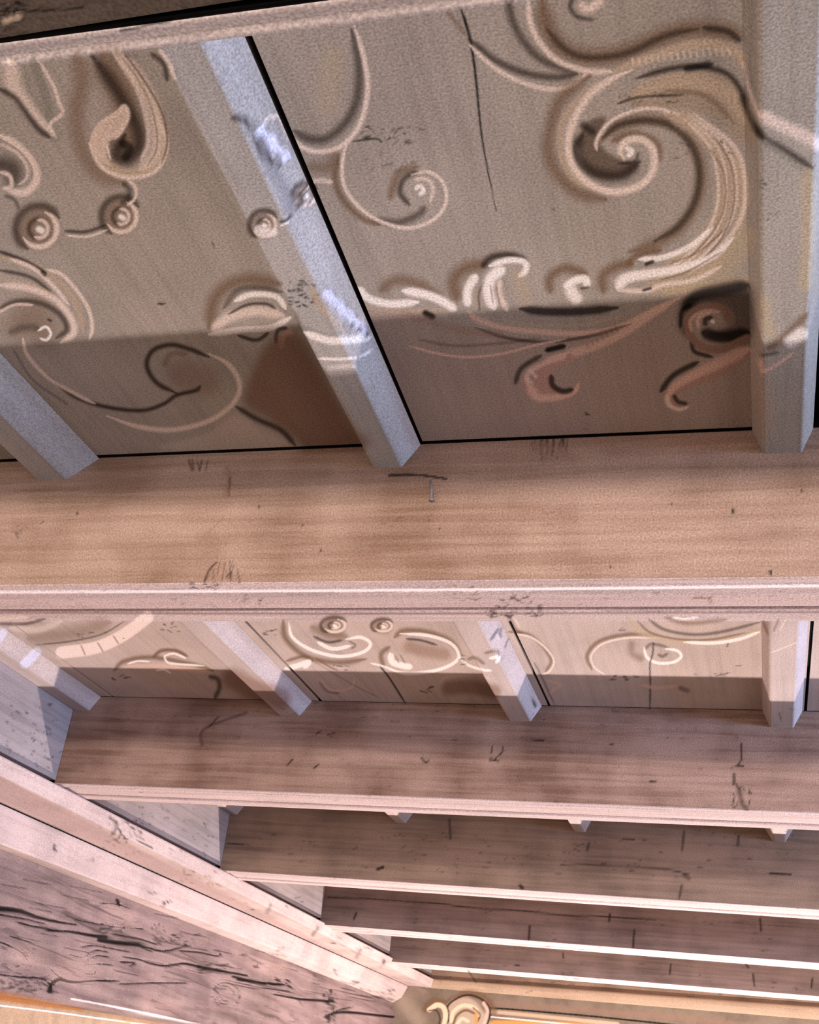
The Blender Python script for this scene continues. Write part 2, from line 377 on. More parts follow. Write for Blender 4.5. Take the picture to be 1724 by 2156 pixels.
    st([(1456, 700), (1454, 674), (1480, 656), (1516, 656)], 9, 'pk', .7, .7)
    st([(1470, 690), (1470, 670), (1495, 658)], 9, 'pk', .8, .6)
    st([(1484, 684), (1486, 672), (1498, 668)], 13, 'bk', .8, .6)
    st([(1499, 676), (1502, 678)], 8, 'hl', .9, .5)
    st([(1455, 715), (1462, 740), (1500, 752)], 12, 'bk', .85, .8)
    st([(1452, 706), (1478, 730), (1520, 735), (1572, 712)], 22, 'br', .9, .5)
    poly([(1575, 722), (1520, 748), (1470, 772), (1425, 798), (1396, 828), (1398, 850), (1420, 864), (1450, 860), (1430, 850), (1424, 832), (1460, 812), (1520, 790), (1575, 750)], lin((176, 138, 122)), .85, 4)
    st([(1575, 735), (1520, 762), (1470, 785), (1425, 810), (1404, 834)], (30, 15), 'pk', .85, .5)
    st([(1404, 832), (1408, 852), (1430, 862), (1450, 856)], (12, 6), 'lt', .9, .4)
    st([(1390, 825), (1418, 790), (1470, 762)], 16, 'bk', .85, .8)
    st([(1418, 832), (1428, 846), (1446, 850)], 11, 'bk', .8, .7)
    specks(1225, 865, 1235, 880, 3); specks(1225, 890, 1235, 905, 2, a=.5)
    # --- on the right batten
    st([(1600, 240), (1640, 262), (1690, 285), (1735, 312)], 30, 'lt', .85, .5)
    st([(1588, 265), (1610, 292), (1650, 315), (1712, 355)], 16, 'dk', .85, .7)
    st([(1612, 300), (1660, 335), (1700, 370)], 22, 'gr', .5, .7)
    st([(1700, 370), (1702, 480), (1695, 600)], 50, 'oc', .6, .9)
    st([(1610, 640), (1620, 700)], 44, 'oc', .55, .9)
    st([(1615, 735), (1650, 710), (1700, 660)], 20, 'md', .75, .8)
    st([(1660, 722), (1690, 700)], 30, 'hl', .7, .7)
    st([(1598, 752), (1606, 785)], 14, 'pk', .7, .7); st([(1602, 786), (1640, 765), (1670, 742)], 8, 'pk', .8, .6)
    st([(1596, 750), (1640, 742)], 8, 'dk', .6, .7)
    specks(1596, 378, 1612, 398, 5); specks(1610, 400, 1650, 470, 7, size=(2, 3), a=.6)

def paint_second_bay():
    k = .7
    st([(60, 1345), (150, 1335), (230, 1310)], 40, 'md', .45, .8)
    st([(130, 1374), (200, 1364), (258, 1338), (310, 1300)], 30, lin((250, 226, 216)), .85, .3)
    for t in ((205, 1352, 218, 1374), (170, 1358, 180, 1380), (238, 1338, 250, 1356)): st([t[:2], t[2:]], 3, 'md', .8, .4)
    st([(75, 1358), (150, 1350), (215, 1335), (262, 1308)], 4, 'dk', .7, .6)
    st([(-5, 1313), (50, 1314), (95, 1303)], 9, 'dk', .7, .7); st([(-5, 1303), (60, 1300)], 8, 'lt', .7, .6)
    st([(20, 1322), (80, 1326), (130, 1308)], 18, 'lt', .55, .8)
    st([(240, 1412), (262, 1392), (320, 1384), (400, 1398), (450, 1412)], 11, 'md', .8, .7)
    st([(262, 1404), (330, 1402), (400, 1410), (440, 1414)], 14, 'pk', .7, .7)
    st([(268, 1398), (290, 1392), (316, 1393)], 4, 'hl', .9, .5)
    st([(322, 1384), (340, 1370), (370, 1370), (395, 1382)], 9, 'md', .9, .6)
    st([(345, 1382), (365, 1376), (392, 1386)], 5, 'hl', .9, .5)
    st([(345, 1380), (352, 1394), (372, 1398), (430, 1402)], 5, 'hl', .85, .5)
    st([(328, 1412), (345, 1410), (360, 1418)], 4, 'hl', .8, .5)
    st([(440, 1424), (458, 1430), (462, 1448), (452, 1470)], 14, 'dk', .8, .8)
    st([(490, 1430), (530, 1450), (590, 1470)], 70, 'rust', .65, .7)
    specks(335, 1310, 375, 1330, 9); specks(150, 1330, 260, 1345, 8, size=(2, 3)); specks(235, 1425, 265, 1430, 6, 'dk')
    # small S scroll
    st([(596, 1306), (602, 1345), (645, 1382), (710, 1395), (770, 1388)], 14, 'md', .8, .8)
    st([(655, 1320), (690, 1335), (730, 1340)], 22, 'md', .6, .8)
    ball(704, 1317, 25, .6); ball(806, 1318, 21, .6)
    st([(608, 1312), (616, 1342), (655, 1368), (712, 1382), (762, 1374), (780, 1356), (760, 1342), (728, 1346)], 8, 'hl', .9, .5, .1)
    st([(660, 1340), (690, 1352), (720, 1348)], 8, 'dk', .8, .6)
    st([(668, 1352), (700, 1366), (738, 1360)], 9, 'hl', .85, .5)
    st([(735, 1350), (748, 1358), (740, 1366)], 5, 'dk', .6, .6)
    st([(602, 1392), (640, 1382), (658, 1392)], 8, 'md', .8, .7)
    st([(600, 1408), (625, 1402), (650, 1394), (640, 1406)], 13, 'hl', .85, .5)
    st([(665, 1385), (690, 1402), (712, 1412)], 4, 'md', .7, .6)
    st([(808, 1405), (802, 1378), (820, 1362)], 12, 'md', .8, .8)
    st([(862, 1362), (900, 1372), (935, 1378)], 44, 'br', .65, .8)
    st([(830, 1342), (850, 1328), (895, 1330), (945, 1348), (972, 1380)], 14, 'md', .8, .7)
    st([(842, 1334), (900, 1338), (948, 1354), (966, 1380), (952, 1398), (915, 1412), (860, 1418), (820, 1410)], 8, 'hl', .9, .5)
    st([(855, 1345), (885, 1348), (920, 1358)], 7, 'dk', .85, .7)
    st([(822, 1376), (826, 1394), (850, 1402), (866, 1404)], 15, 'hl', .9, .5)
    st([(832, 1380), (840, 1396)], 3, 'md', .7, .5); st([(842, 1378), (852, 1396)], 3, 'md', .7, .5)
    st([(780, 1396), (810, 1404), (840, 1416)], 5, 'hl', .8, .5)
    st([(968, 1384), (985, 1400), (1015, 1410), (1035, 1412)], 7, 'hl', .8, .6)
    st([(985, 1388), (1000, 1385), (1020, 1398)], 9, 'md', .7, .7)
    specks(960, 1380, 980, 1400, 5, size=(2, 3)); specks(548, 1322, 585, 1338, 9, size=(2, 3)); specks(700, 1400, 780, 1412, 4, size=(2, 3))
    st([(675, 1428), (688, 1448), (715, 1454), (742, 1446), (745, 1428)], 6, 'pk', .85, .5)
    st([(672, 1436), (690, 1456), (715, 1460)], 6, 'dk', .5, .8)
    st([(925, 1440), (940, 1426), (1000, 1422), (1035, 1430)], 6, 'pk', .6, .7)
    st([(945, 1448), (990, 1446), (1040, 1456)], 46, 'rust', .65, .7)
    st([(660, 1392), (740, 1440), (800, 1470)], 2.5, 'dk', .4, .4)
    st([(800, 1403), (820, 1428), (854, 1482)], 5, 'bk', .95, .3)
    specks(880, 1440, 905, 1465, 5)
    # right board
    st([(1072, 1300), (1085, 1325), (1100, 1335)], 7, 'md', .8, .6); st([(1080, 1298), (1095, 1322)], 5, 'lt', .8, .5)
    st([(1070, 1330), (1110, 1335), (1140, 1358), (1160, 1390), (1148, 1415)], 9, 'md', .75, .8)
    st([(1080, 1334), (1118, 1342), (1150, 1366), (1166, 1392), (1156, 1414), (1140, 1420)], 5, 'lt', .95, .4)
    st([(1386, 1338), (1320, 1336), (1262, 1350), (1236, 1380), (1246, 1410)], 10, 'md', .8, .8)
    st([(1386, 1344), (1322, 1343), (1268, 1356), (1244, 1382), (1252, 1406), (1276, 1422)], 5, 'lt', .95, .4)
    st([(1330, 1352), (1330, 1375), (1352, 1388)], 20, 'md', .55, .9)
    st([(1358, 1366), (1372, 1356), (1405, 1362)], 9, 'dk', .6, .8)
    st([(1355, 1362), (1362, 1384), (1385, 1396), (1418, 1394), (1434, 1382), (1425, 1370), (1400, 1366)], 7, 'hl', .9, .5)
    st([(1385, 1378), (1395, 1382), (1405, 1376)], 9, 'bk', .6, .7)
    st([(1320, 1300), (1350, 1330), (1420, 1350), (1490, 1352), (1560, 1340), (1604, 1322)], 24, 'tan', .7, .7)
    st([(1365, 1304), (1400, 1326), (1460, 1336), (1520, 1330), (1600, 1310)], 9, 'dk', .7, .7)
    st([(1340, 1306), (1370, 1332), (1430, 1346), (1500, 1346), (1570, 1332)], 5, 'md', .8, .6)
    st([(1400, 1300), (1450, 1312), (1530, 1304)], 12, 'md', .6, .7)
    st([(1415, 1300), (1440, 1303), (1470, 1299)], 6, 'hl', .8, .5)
    st([(1440, 1352), (1500, 1354), (1555, 1346), (1600, 1330)], 8, 'hl', .9, .5)
    st([(1375, 1352), (1374, 1375), (1368, 1400), (1369, 1440), (1368, 1492)], 4.5, 'bk', .9, .3)
    st([(1125, 1395), (1140, 1425), (1168, 1486)], 4, 'bk', .6, .4)
    st([(1532, 1354), (1531, 1362)], 4, 'bk', .9, .3)
    st([(1150, 1432), (1180, 1442), (1165, 1452), (1158, 1460)], 9, 'pk', .75, .6)
    st([(1350, 1442), (1385, 1448), (1425, 1444)], 11, 'pk', .7, .6)
    st([(1430, 1448), (1450, 1455)], 16, 'bk', .5, .8)
    specks(1280, 1422, 1340, 1432, 9, 'dk'); specks(1460, 1418, 1530, 1424, 10, 'dk', size=(2, 3)); specks(1290, 1325, 1310, 1335, 2)
    specks(1548, 1400, 1553, 1405, 1)
    # on the battens
    st([(78, 1398), (68, 1380), (55, 1392)], 3, 'md', .3, .5)
    st([(52, 1398), (78, 1372)], 24, 'lav', .75, .4); st([(0, 1345), (8, 1330)], 20, 'lav', .7, .5)
    st([(1035, 1345), (1050, 1325), (1054, 1340)], 9, 'slate', .8, .6); st([(1040, 1335), (1048, 1350)], 5, 'hl', .8, .5)
    st([(1020, 1375), (1045, 1372), (1060, 1390)], 8, 'md', .7, .7); st([(1030, 1386), (1050, 1384), (1044, 1396)], 8, 'hl', .9, .5)
    st([(1062, 1365), (1070, 1345)], 5, 'slate', .7, .6)
    st([(1605, 1305), (1616, 1335)], 8, 'md', .6, .8); st([(1640, 1302), (1628, 1330)], 6, 'md', .6, .8); st([(1655, 1302), (1640, 1330)], 4, 'lt', .7, .6)
    st([(1620, 1375), (1650, 1364), (1678, 1352)], 3, 'lt', .8, .5)
    st([(1640, 1500), (1645, 1518)], 3, 'bk', .6, .5)
    st([(1112, 1448), (1128, 1490)], 3, 'bk', .9, .3)

def paint_wood():
    # beam one
    st([(818, 1001), (880, 1000), (940, 1008)], 5, 'bk', .95, .4)
    for x in (398, 405, 415, 425, 438): st([(x, 968), (x + rng.uniform(-6, 6), 990)], rng.uniform(2, 6), 'bk', .6, .6)
    st([(478, 985), (484, 1010), (476, 1040)], 16, 'br', .6, .9); st([(484, 1005), (482, 1045)], 4, 'dk', .6, .6)
    st([(600, 945), (760, 950)], 30, 'rust', .15, .9)
    for i in range(16):
        x = rng.normal(1165, 26); y = 922 - .03 * (x - 1115)
        st([(x, y), (x + rng.uniform(-5, 5), y + rng.uniform(4, 20)), (x + rng.uniform(-4, 4), y + rng.uniform(20, 60))], (rng.uniform(4, 10), 2), 'dk', rng.uniform(.3, .7), .9)
    st([(1130, 940), (1200, 960)], 50, 'br', .35, .9)
    st([(430, 1225), (440, 1200), (456, 1184)], 5, 'bk', .9, .5)
    for i in range(12):
        x = rng.uniform(425, 500); st([(x, rng.uniform(1175, 1215)), (x + rng.uniform(-14, 8), rng.uniform(1210, 1228))], rng.uniform(2, 4), 'bk', .6, .6)
    st([(440, 1150), (450, 1200)], 90, 'br', .4, .9); st([(400, 1080), (470, 1060)], 60, 'br', .28, .9)
    st([(470, 1090), (420, 1140)], 4, 'br', .5, .7)
    st([(1110, 1080), (1200, 1085)], 70, 'br', .38, .9); st([(720, 1170), (790, 1180)], 40, 'br', .25, .9)
    st([(30, 1105), (70, 1100)], 36, 'br', .4, .9); specks(20, 1095, 85, 1130, 8, 'dk', size=(1.5, 3))
    st([(1000, 1180), (1250, 1170)], 30, 'br', .16, .9)
    specks(790, 1085, 930, 1110, 12, 'dk', size=(1.2, 2.5), a=.5)
    specks(1130, 1060, 1220, 1110, 14, 'dk', size=(1.2, 3), a=.5)
    for x, y, s in ((545, 1066, 5), (636, 1105, 4), (675, 1158, 4), (1542, 1073, 8), (1688, 1031, 5), (1412, 1060, 4), (162, 1080, 4), (1284, 1193, 5), (1622, 1203, 8), (925, 1112, 3)):
        st([(x, y), (x + 1, y + s * .6)], s, 'bk', .9, .4)
    # moulding of beam one: worn grey hollow, painted bead highlight and groove shade
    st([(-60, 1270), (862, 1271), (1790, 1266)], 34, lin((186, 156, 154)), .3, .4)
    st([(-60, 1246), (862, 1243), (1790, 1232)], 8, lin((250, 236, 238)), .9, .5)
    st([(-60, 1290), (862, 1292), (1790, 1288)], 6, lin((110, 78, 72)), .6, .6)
    specks(1050, 1256, 1120, 1275, 18, 'dk', size=(2, 4)); specks(1020, 1275, 1140, 1300, 44, 'dk', size=(2, 4.5), a=.85)
    specks(0, 1245, 1724, 1288, 60, 'md', size=(1.5, 3), a=.5)
    specks(380, 1226, 450, 1240, 12, 'dk', size=(1.5, 4)); specks(500, 1255, 550, 1275, 14, 'dk', size=(1.5, 3), a=.6)
    specks(940, 1230, 1010, 1265, 14, 'md', size=(2, 4)); specks(1440, 1256, 1500, 1262, 6, 'md')
    # beam two
    st([(520, 1500), (430, 1535), (425, 1570)], 9, 'dk', .5, .8); st([(440, 1530), (460, 1510)], 3, 'bk', .8, .5)
    st([(650, 1525), (760, 1560)], 60, 'rust', .2, .9); st([(820, 1500), (1000, 1520)], 40, 'rust', .2, .9); st([(1180, 1530), (1320, 1555)], 50, 'rust', .15, .9)
    st([(888, 1596), (895, 1604), (903, 1602)], 4, 'bk', .9, .5); specks(1030, 1570, 1060, 1600, 7, 'bk', size=(2, 4), ang=1.8)
    specks(1030, 1596, 1050, 1610, 4); st([(1040, 1600), (1060, 1580)], 3, 'bk', .7, .5)
    for p in (((665, 1545), (675, 1540)), ((690, 1546), (704, 1544)), ((1118, 1556), (1145, 1560)), ((1285, 1566), (1292, 1569)), ((606, 1610), (616, 1598)), ((660, 1618), (670, 1610)), ((1368, 1646), (1382, 1644))):
        st(p, 4, 'bk', .85, .5)
    st([(1561, 1565), (1560, 1600), (1552, 1612)], 4, 'bk', .85, .5); st([(1540, 1615), (1565, 1612)], 4, 'bk', .8, .5)
    st([(1545, 1630), (1545, 1650)], 10, 'dk', .7, .7); st([(1555, 1660), (1562, 1690), (1570, 1702)], 16, 'dk', .6, .8); specks(1540, 1640, 1580, 1704, 16, 'bk', size=(2, 4), ang=1.5)
    specks(200, 1480, 1700, 1560, 90, 'dk', size=(1.2, 2.5), a=.5, ang=.02); specks(130, 1580, 1700, 1690, 70, 'dk', size=(1.2, 2.2), a=.4, ang=.03)
    # beam three
    specks(500, 1745, 1724, 1850, 120, 'dk', size=(1.5, 3), a=.6, ang=.05)
    st([(478, 1775), (514, 1779)], 3, 'bk', .8, .5)
    for p in (((1440, 1750), (1436, 1790)), ((946, 1725), (948, 1765)), ((1435, 1865), (1430, 1890)), ((1240, 1775), (1236, 1790)), ((1555, 1760), (1553, 1780))): st(p, 7, 'dk', .7, .7)
    st([(795, 1830), (806, 1826)], 8, 'bk', .9, .5); st([(1095, 1865), (1100, 1870)], 9, 'bk', .9, .5)
    st([(1180, 1820), (1290, 1822), (1400, 1830), (1450, 1842)], 4, 'dk', .7, .6)
    st([(1440, 1842), (1450, 1850)], 14, 'dk', .6, .9); st([(1310, 1768), (1335, 1769)], 3, 'bk', .9, .5); st([(1620, 1838), (1665, 1842)], 3, 'bk', .9, .5)
    # beam four
    st([(690, 1888), (760, 1892), (862, 1899), (930, 1903), (1000, 1912), (1100, 1918), (1200, 1926), (1290, 1930), (1380, 1936)], 3, 'bk', .85, .5, 0, .3)
    st([(1480, 1940), (1600, 1948), (1730, 1957)], 2.5, 'bk', .7, .5, 0, .3)
    for p in (((1115, 1950), (1113, 1978)), ((1335, 1958), (1333, 1995)), ((745, 1935), (750, 1922)), ((1284, 1925), (1282, 1940)), ((1600, 1935), (1602, 1960))): st(p, 6, 'dk', .85, .6)
    specks(700, 1900, 1724, 2000, 60, 'dk', size=(1.2, 2.5), a=.5, ang=.07)
    # beam five, frieze
    for p in (((1185, 2008), (1186, 2016)), ((1570, 2030), (1575, 2036)), ((1085, 2032), (1092, 2033)), ((1412, 2030), (1410, 2050)), ((1585, 2050), (1588, 2075)), ((1710, 2060), (1708, 2080))): st(p, 5, 'bk', .8, .6)
    specks(850, 1975, 1724, 2070, 50, 'dk', size=(1.2, 2.5), a=.45, ang=.08)
    st([(985, 2043), (1002, 2068)], 2.5, 'bk', .8, .4)
    specks(930, 2045, 1700, 2100, 20, 'bk', size=(1.5, 3), a=.6)
    # top left beam
    specks(0, 0, 45, 60, 26, 'bk', size=(3, 8), a=.8); st([(0, 25), (60, 22), (110, 22), (175, 14)], 6, 'bk', .8, .6)
    st([(40, 35), (10, 45)], 20, 'tan', .6, .8); specks(0, 60, 60, 80, 8, 'bk', size=(2, 5), a=.7)
    specks(0, 110, 300, 128, 20, 'slate', size=(3, 6), a=.5, ang=-.13)
    st([(250, 66), (360, 44), (560, 12)], 5, 'bk', .8, .5)

def paint_girder():
    B = 'bk'
    for pts, w in (
        ([(-10, 1912), (38, 1917), (75, 1929), (116, 1939), (160, 1946)], (13, 3)),
        ([(99, 1959), (145, 1961), (186, 1968), (226, 1973)], (3, 9)),
        ([(208, 1979), (252, 1984), (290, 1987)], 10),
        ([(285, 1986), (313, 1996), (336, 2002), (360, 2000), (400, 1989)], (5, 2.5)),
        ([(290, 1990), (320, 2003)], 2.5),
        ([(261, 2014), (290, 2019), (319, 2029), (348, 2033), (386, 2029), (420, 2035)], (2, 5)),
        ([(418, 2035), (464, 2043), (520, 2053)], (8, 4)), ([(490, 2056), (545, 2068), (595, 2073)], (5, 3)),
        ([(500, 2062), (560, 2072)], 5), ([(545, 2068), (590, 2074), (608, 2066)], 3),
        ([(577, 2093), (630, 2102), (690, 2107)], (3, 6)), ([(556, 2080), (610, 2088)], 2),
        ([(686, 2141), (700, 2134), (724, 2130), (770, 2134), (828, 2141)], (7, 5)),
        ([(690, 2150), (700, 2132), (740, 2120)], 3), ([(700, 2110), (696, 2085), (690, 2130)], 4),
        ([(-5, 1925), (50, 1935), (95, 1946)], 2.5), ([(38, 1942), (80, 1952), (125, 1960)], 3.5),
        ([(157, 1935), (200, 1944), (250, 1952), (300, 1955)], 2), ([(240, 1966), (290, 1976), (330, 1988)], 2.5),
        ([(104, 2086), (112, 2070), (128, 2062)], (13, 9)), ([(128, 2062), (157, 2068), (203, 2064), (249, 2065)], (9, 2.5)),
        ([(108, 2042), (118, 2052), (128, 2060)], 3),
        ([(252, 2072), (300, 2070), (394, 2069)], 2), ([(145, 2010), (175, 2016), (200, 2002), (228, 2005)], 2),
        ([(172, 1994), (200, 1991), (240, 1998), (272, 2003)], 2), ([(178, 2031), (210, 2030), (236, 2031)], 2),
        ([(185, 2021), (205, 2012), (228, 2014)], 2), ([(380, 2002), (420, 2005), (460, 2013), (461, 1998)], 2.5),
        ([(-5, 1981), (25, 1993), (45, 2003), (60, 2020)], 2.5), ([(-5, 2051), (40, 2057), (90, 2060), (105, 2075)], 3),
        ([(180, 2050), (198, 2051), (200, 2043)], 2.5), ([(256, 2025), (285, 2027), (275, 2033)], 3.5),
        ([(214, 1901), (250, 1905), (275, 1914)], 2.5), ([(246, 1895), (252, 1905)], 9), ([(20, 1971), (70, 1984)], 2)):
        st(pts, w, B, .95, .35, 0, .35)
    specks(0, 1990, 70, 2060, 50, 'dk', size=(1.5, 4), a=.7, ang=.3)
    specks(0, 2055, 110, 2090, 60, 'bk', size=(2, 6), a=.6, ang=.2)
    specks(205, 1945, 260, 1965, 20, 'bk', size=(1.5, 3), a=.8, ang=-.3); specks(320, 1940, 350, 1990, 24, 'dk', size=(1.5, 3), ang=1.5)
    specks(355, 1965, 412, 1990, 26, 'bk', size=(1.5, 3), ang=-.3); specks(410, 2030, 470, 2048, 16, 'bk', size=(2, 4))
    specks(560, 2055, 610, 2075, 16, 'bk', size=(2, 4), ang=.2); specks(680, 2085, 705, 2150, 24, 'bk', size=(2, 4), ang=1.2)
    for k in range(4): st(arc(472 + k, 2098, 8 + 7 * k, 10 + 6 * k, 60 * k, 60 * k + 230), 2, 'dk', .8, .5, 0, .3)
    for k in range(60):
        x = rng.uniform(0, 800); y = 1805 + .36 * x + rng.uniform(0, 1) * max(10, 250 - .3 * x)
        l = rng.uniform(15, 70); st([(x, y), (x + l * .5, y + l * .11), (x + l, y + l * .2)], rng.uniform(1, 2.2), 'dk', .6, .5, 0, .3)
    for c in ((150, 2040, 90), (250, 1925, 60), (60, 2010, 70), (560, 2030, 60), (330, 2110, 60)):
        st([(c[0] - 20, c[1]), (c[0] + 25, c[1] + 8)], c[2], 'pk', .2, 1)
    st([(150, 2103), (230, 2118), (330, 2138), (430, 2160)], 5, 'hl', .75, .5)  # light catching the lower edge, painted as a white line
    # marks on the two mouldings
    poly([(-60, 1606), (0, 1634), (380, 1832), (750, 2024), (880, 2078), (858, 2074), (430, 1882), (0, 1688), (-60, 1660)], lin((158, 130, 124)), .6, 5)  # upper moulding's shaded underside, painted as a grey band
    for (x, y) in ((52, 1757), (105, 1787), (190, 1811), (340, 1900), (312, 1882), (342, 1905), (582, 2000), (535, 2035), (700, 2045), (825, 2090), (747, 2068), (510, 2013)):
        specks(x - 6, y - 4, x + 8, y + 4, 3, size=(2, 4))
    st([(232, 1722), (245, 1735), (238, 1755)], 9, 'dk', .7, .7); specks(225, 1720, 300, 1770, 34, 'dk', size=(2, 4), ang=.9)
    st([(290, 1770), (322, 1786)], 2.5, 'bk', .8, .5); st([(570, 1905), (562, 1922)], 8, 'dk', .5, .6); st([(668, 1952), (658, 1970)], 9, 'dk', .6, .6); st([(760, 2000), (750, 2016)], 9, 'dk', .5, .6)
    st([(810, 2022), (802, 2036)], 3, 'bk', .8, .5); specks(370, 1830, 460, 1880, 16, 'md', size=(1.5, 3), ang=.5)
    specks(0, 1560, 140, 1600, 6, 'dk', size=(1.5, 3)); specks(10, 1470, 110, 1620, 40, 'dk', size=(1.5, 3), a=.7, ang=.6)
    specks(200, 1690, 450, 1800, 50, 'dk', size=(1.2, 2.5), a=.6, ang=.6); specks(690, 1985, 780, 2010, 6, 'dk', size=(1.5, 3), ang=.3)
    specks(480, 1880, 640, 1920, 10, 'dk', size=(1.5, 3))

def paint_walls():
    st([(850, 2110), (880, 2150)], 60, 'tan', .4, .9)
    st([(1045, 2170), (1150, 2172), (1400, 2185)], 50, 'ochre', .95, .25)
    st([(1034, 2141), (1110, 2148), (1220, 2159)], 3, 'hl', .9, .4)
    st([(1033, 2130), (1120, 2138), (1300, 2156)], 10, 'pale', .5, .5)
    st([(1032, 2122), (1100, 2127), (1250, 2140), (1420, 2158)], 4, 'bk', .95, .3)
    st([(1035, 2112), (1150, 2120), (1300, 2132), (1480, 2148), (1600, 2162)], 18, 'br', .55, .8)
    st([(895, 2125), (915, 2105), (940, 2112), (985, 2090), (1025, 2105), (1040, 2130)], 22, 'md', .7, .8)
    st([(975, 2140), (990, 2160)], 90, 'tan', .9, .2)
    st([(944, 2150), (942, 2120), (962, 2102), (986, 2095), (1010, 2102), (1026, 2116), (1032, 2134), (1024, 2162)], 5, 'dk', .9, .4)
    st([(904, 2126), (920, 2116), (934, 2122), (938, 2140), (934, 2162)], 12, 'pale', .95, .3)
    st([(903, 2128), (918, 2127), (926, 2142), (924, 2162)], 4, 'dk', .8, .4)
    st([(940, 2118), (945, 2135), (940, 2162)], 3, 'bk', .8, .4)
    st([(950, 2150), (955, 2130), (975, 2117), (998, 2122), (1008, 2138)], 9, 'pale', .95, .3)
    st([(954, 2156), (962, 2138), (980, 2127), (1000, 2134)], 6, 'md', .9, .4)
    st([(960, 2160), (972, 2145), (985, 2150)], 8, 'pale', .95, .3)
    st([(996, 2122), (1010, 2136), (1006, 2150)], 4, 'bk', .8, .4)
    st([(1018, 2112), (1026, 2130), (1018, 2160)], 8, 'pk', .9, .4)
    st([(1002, 2160), (1003, 2135)], 10, 'ochre', .8, .4)
    # left wall: painted band and line
    st([(-60, 2088), (60, 2108), (170, 2126)], (34, 8), lin((170, 110, 56)), .8, .7)
    st([(-60, 2110), (0, 2117), (150, 2136), (310, 2158), (420, 2172)], 3, 'hl', .95, .4)
    st([(245, 2160), (275, 2152)], 10, 'ochre', .7, .6)

WSC.update(dk=1.8, md=1.6, lt=1.5, hl=1.3, pk=1.35, bk=1.25)
SOFT.update(lt=.85, hl=.7, dk=.95, md=1, pk=.8, tan=.8, bk=.7)
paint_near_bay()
WSC.clear(); WSC.update(dk=1.3, md=1.5, lt=1.15, hl=1.1); SOFT.update(lt=.6, hl=.5)
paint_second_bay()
WSC.clear(); SOFT.clear()
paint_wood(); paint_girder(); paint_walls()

def sample(P):
    x, y = proj(P)
    x = x + MG; y = y + MG
    ok = (x > 1) & (x < CW - 2) & (y > 1) & (y < CH - 2) & ((P @ RC)[:, 1] > 0.05)
    x = np.where(ok, x, 1); y = np.where(ok, y, 1)
    xi = x.astype(int); yi = y.astype(int); fx = (x - xi)[:, None]; fy = (y - yi)[:, None]
    pm = canvas[..., :]
    def g(a, b):
        c = pm[b, a]; return np.concatenate([c[:, :3] * c[:, 3:], c[:, 3:]], 1)
    c = (g(xi, yi) * (1 - fx) * (1 - fy) + g(xi + 1, yi) * fx * (1 - fy) + g(xi, yi + 1) * (1 - fx) * fy + g(xi + 1, yi + 1) * fx * fy)
    a = c[:, 3:]
    c[:, :3] = c[:, :3] / np.maximum(a, 1e-4)
    c[~ok] = 0
    return c

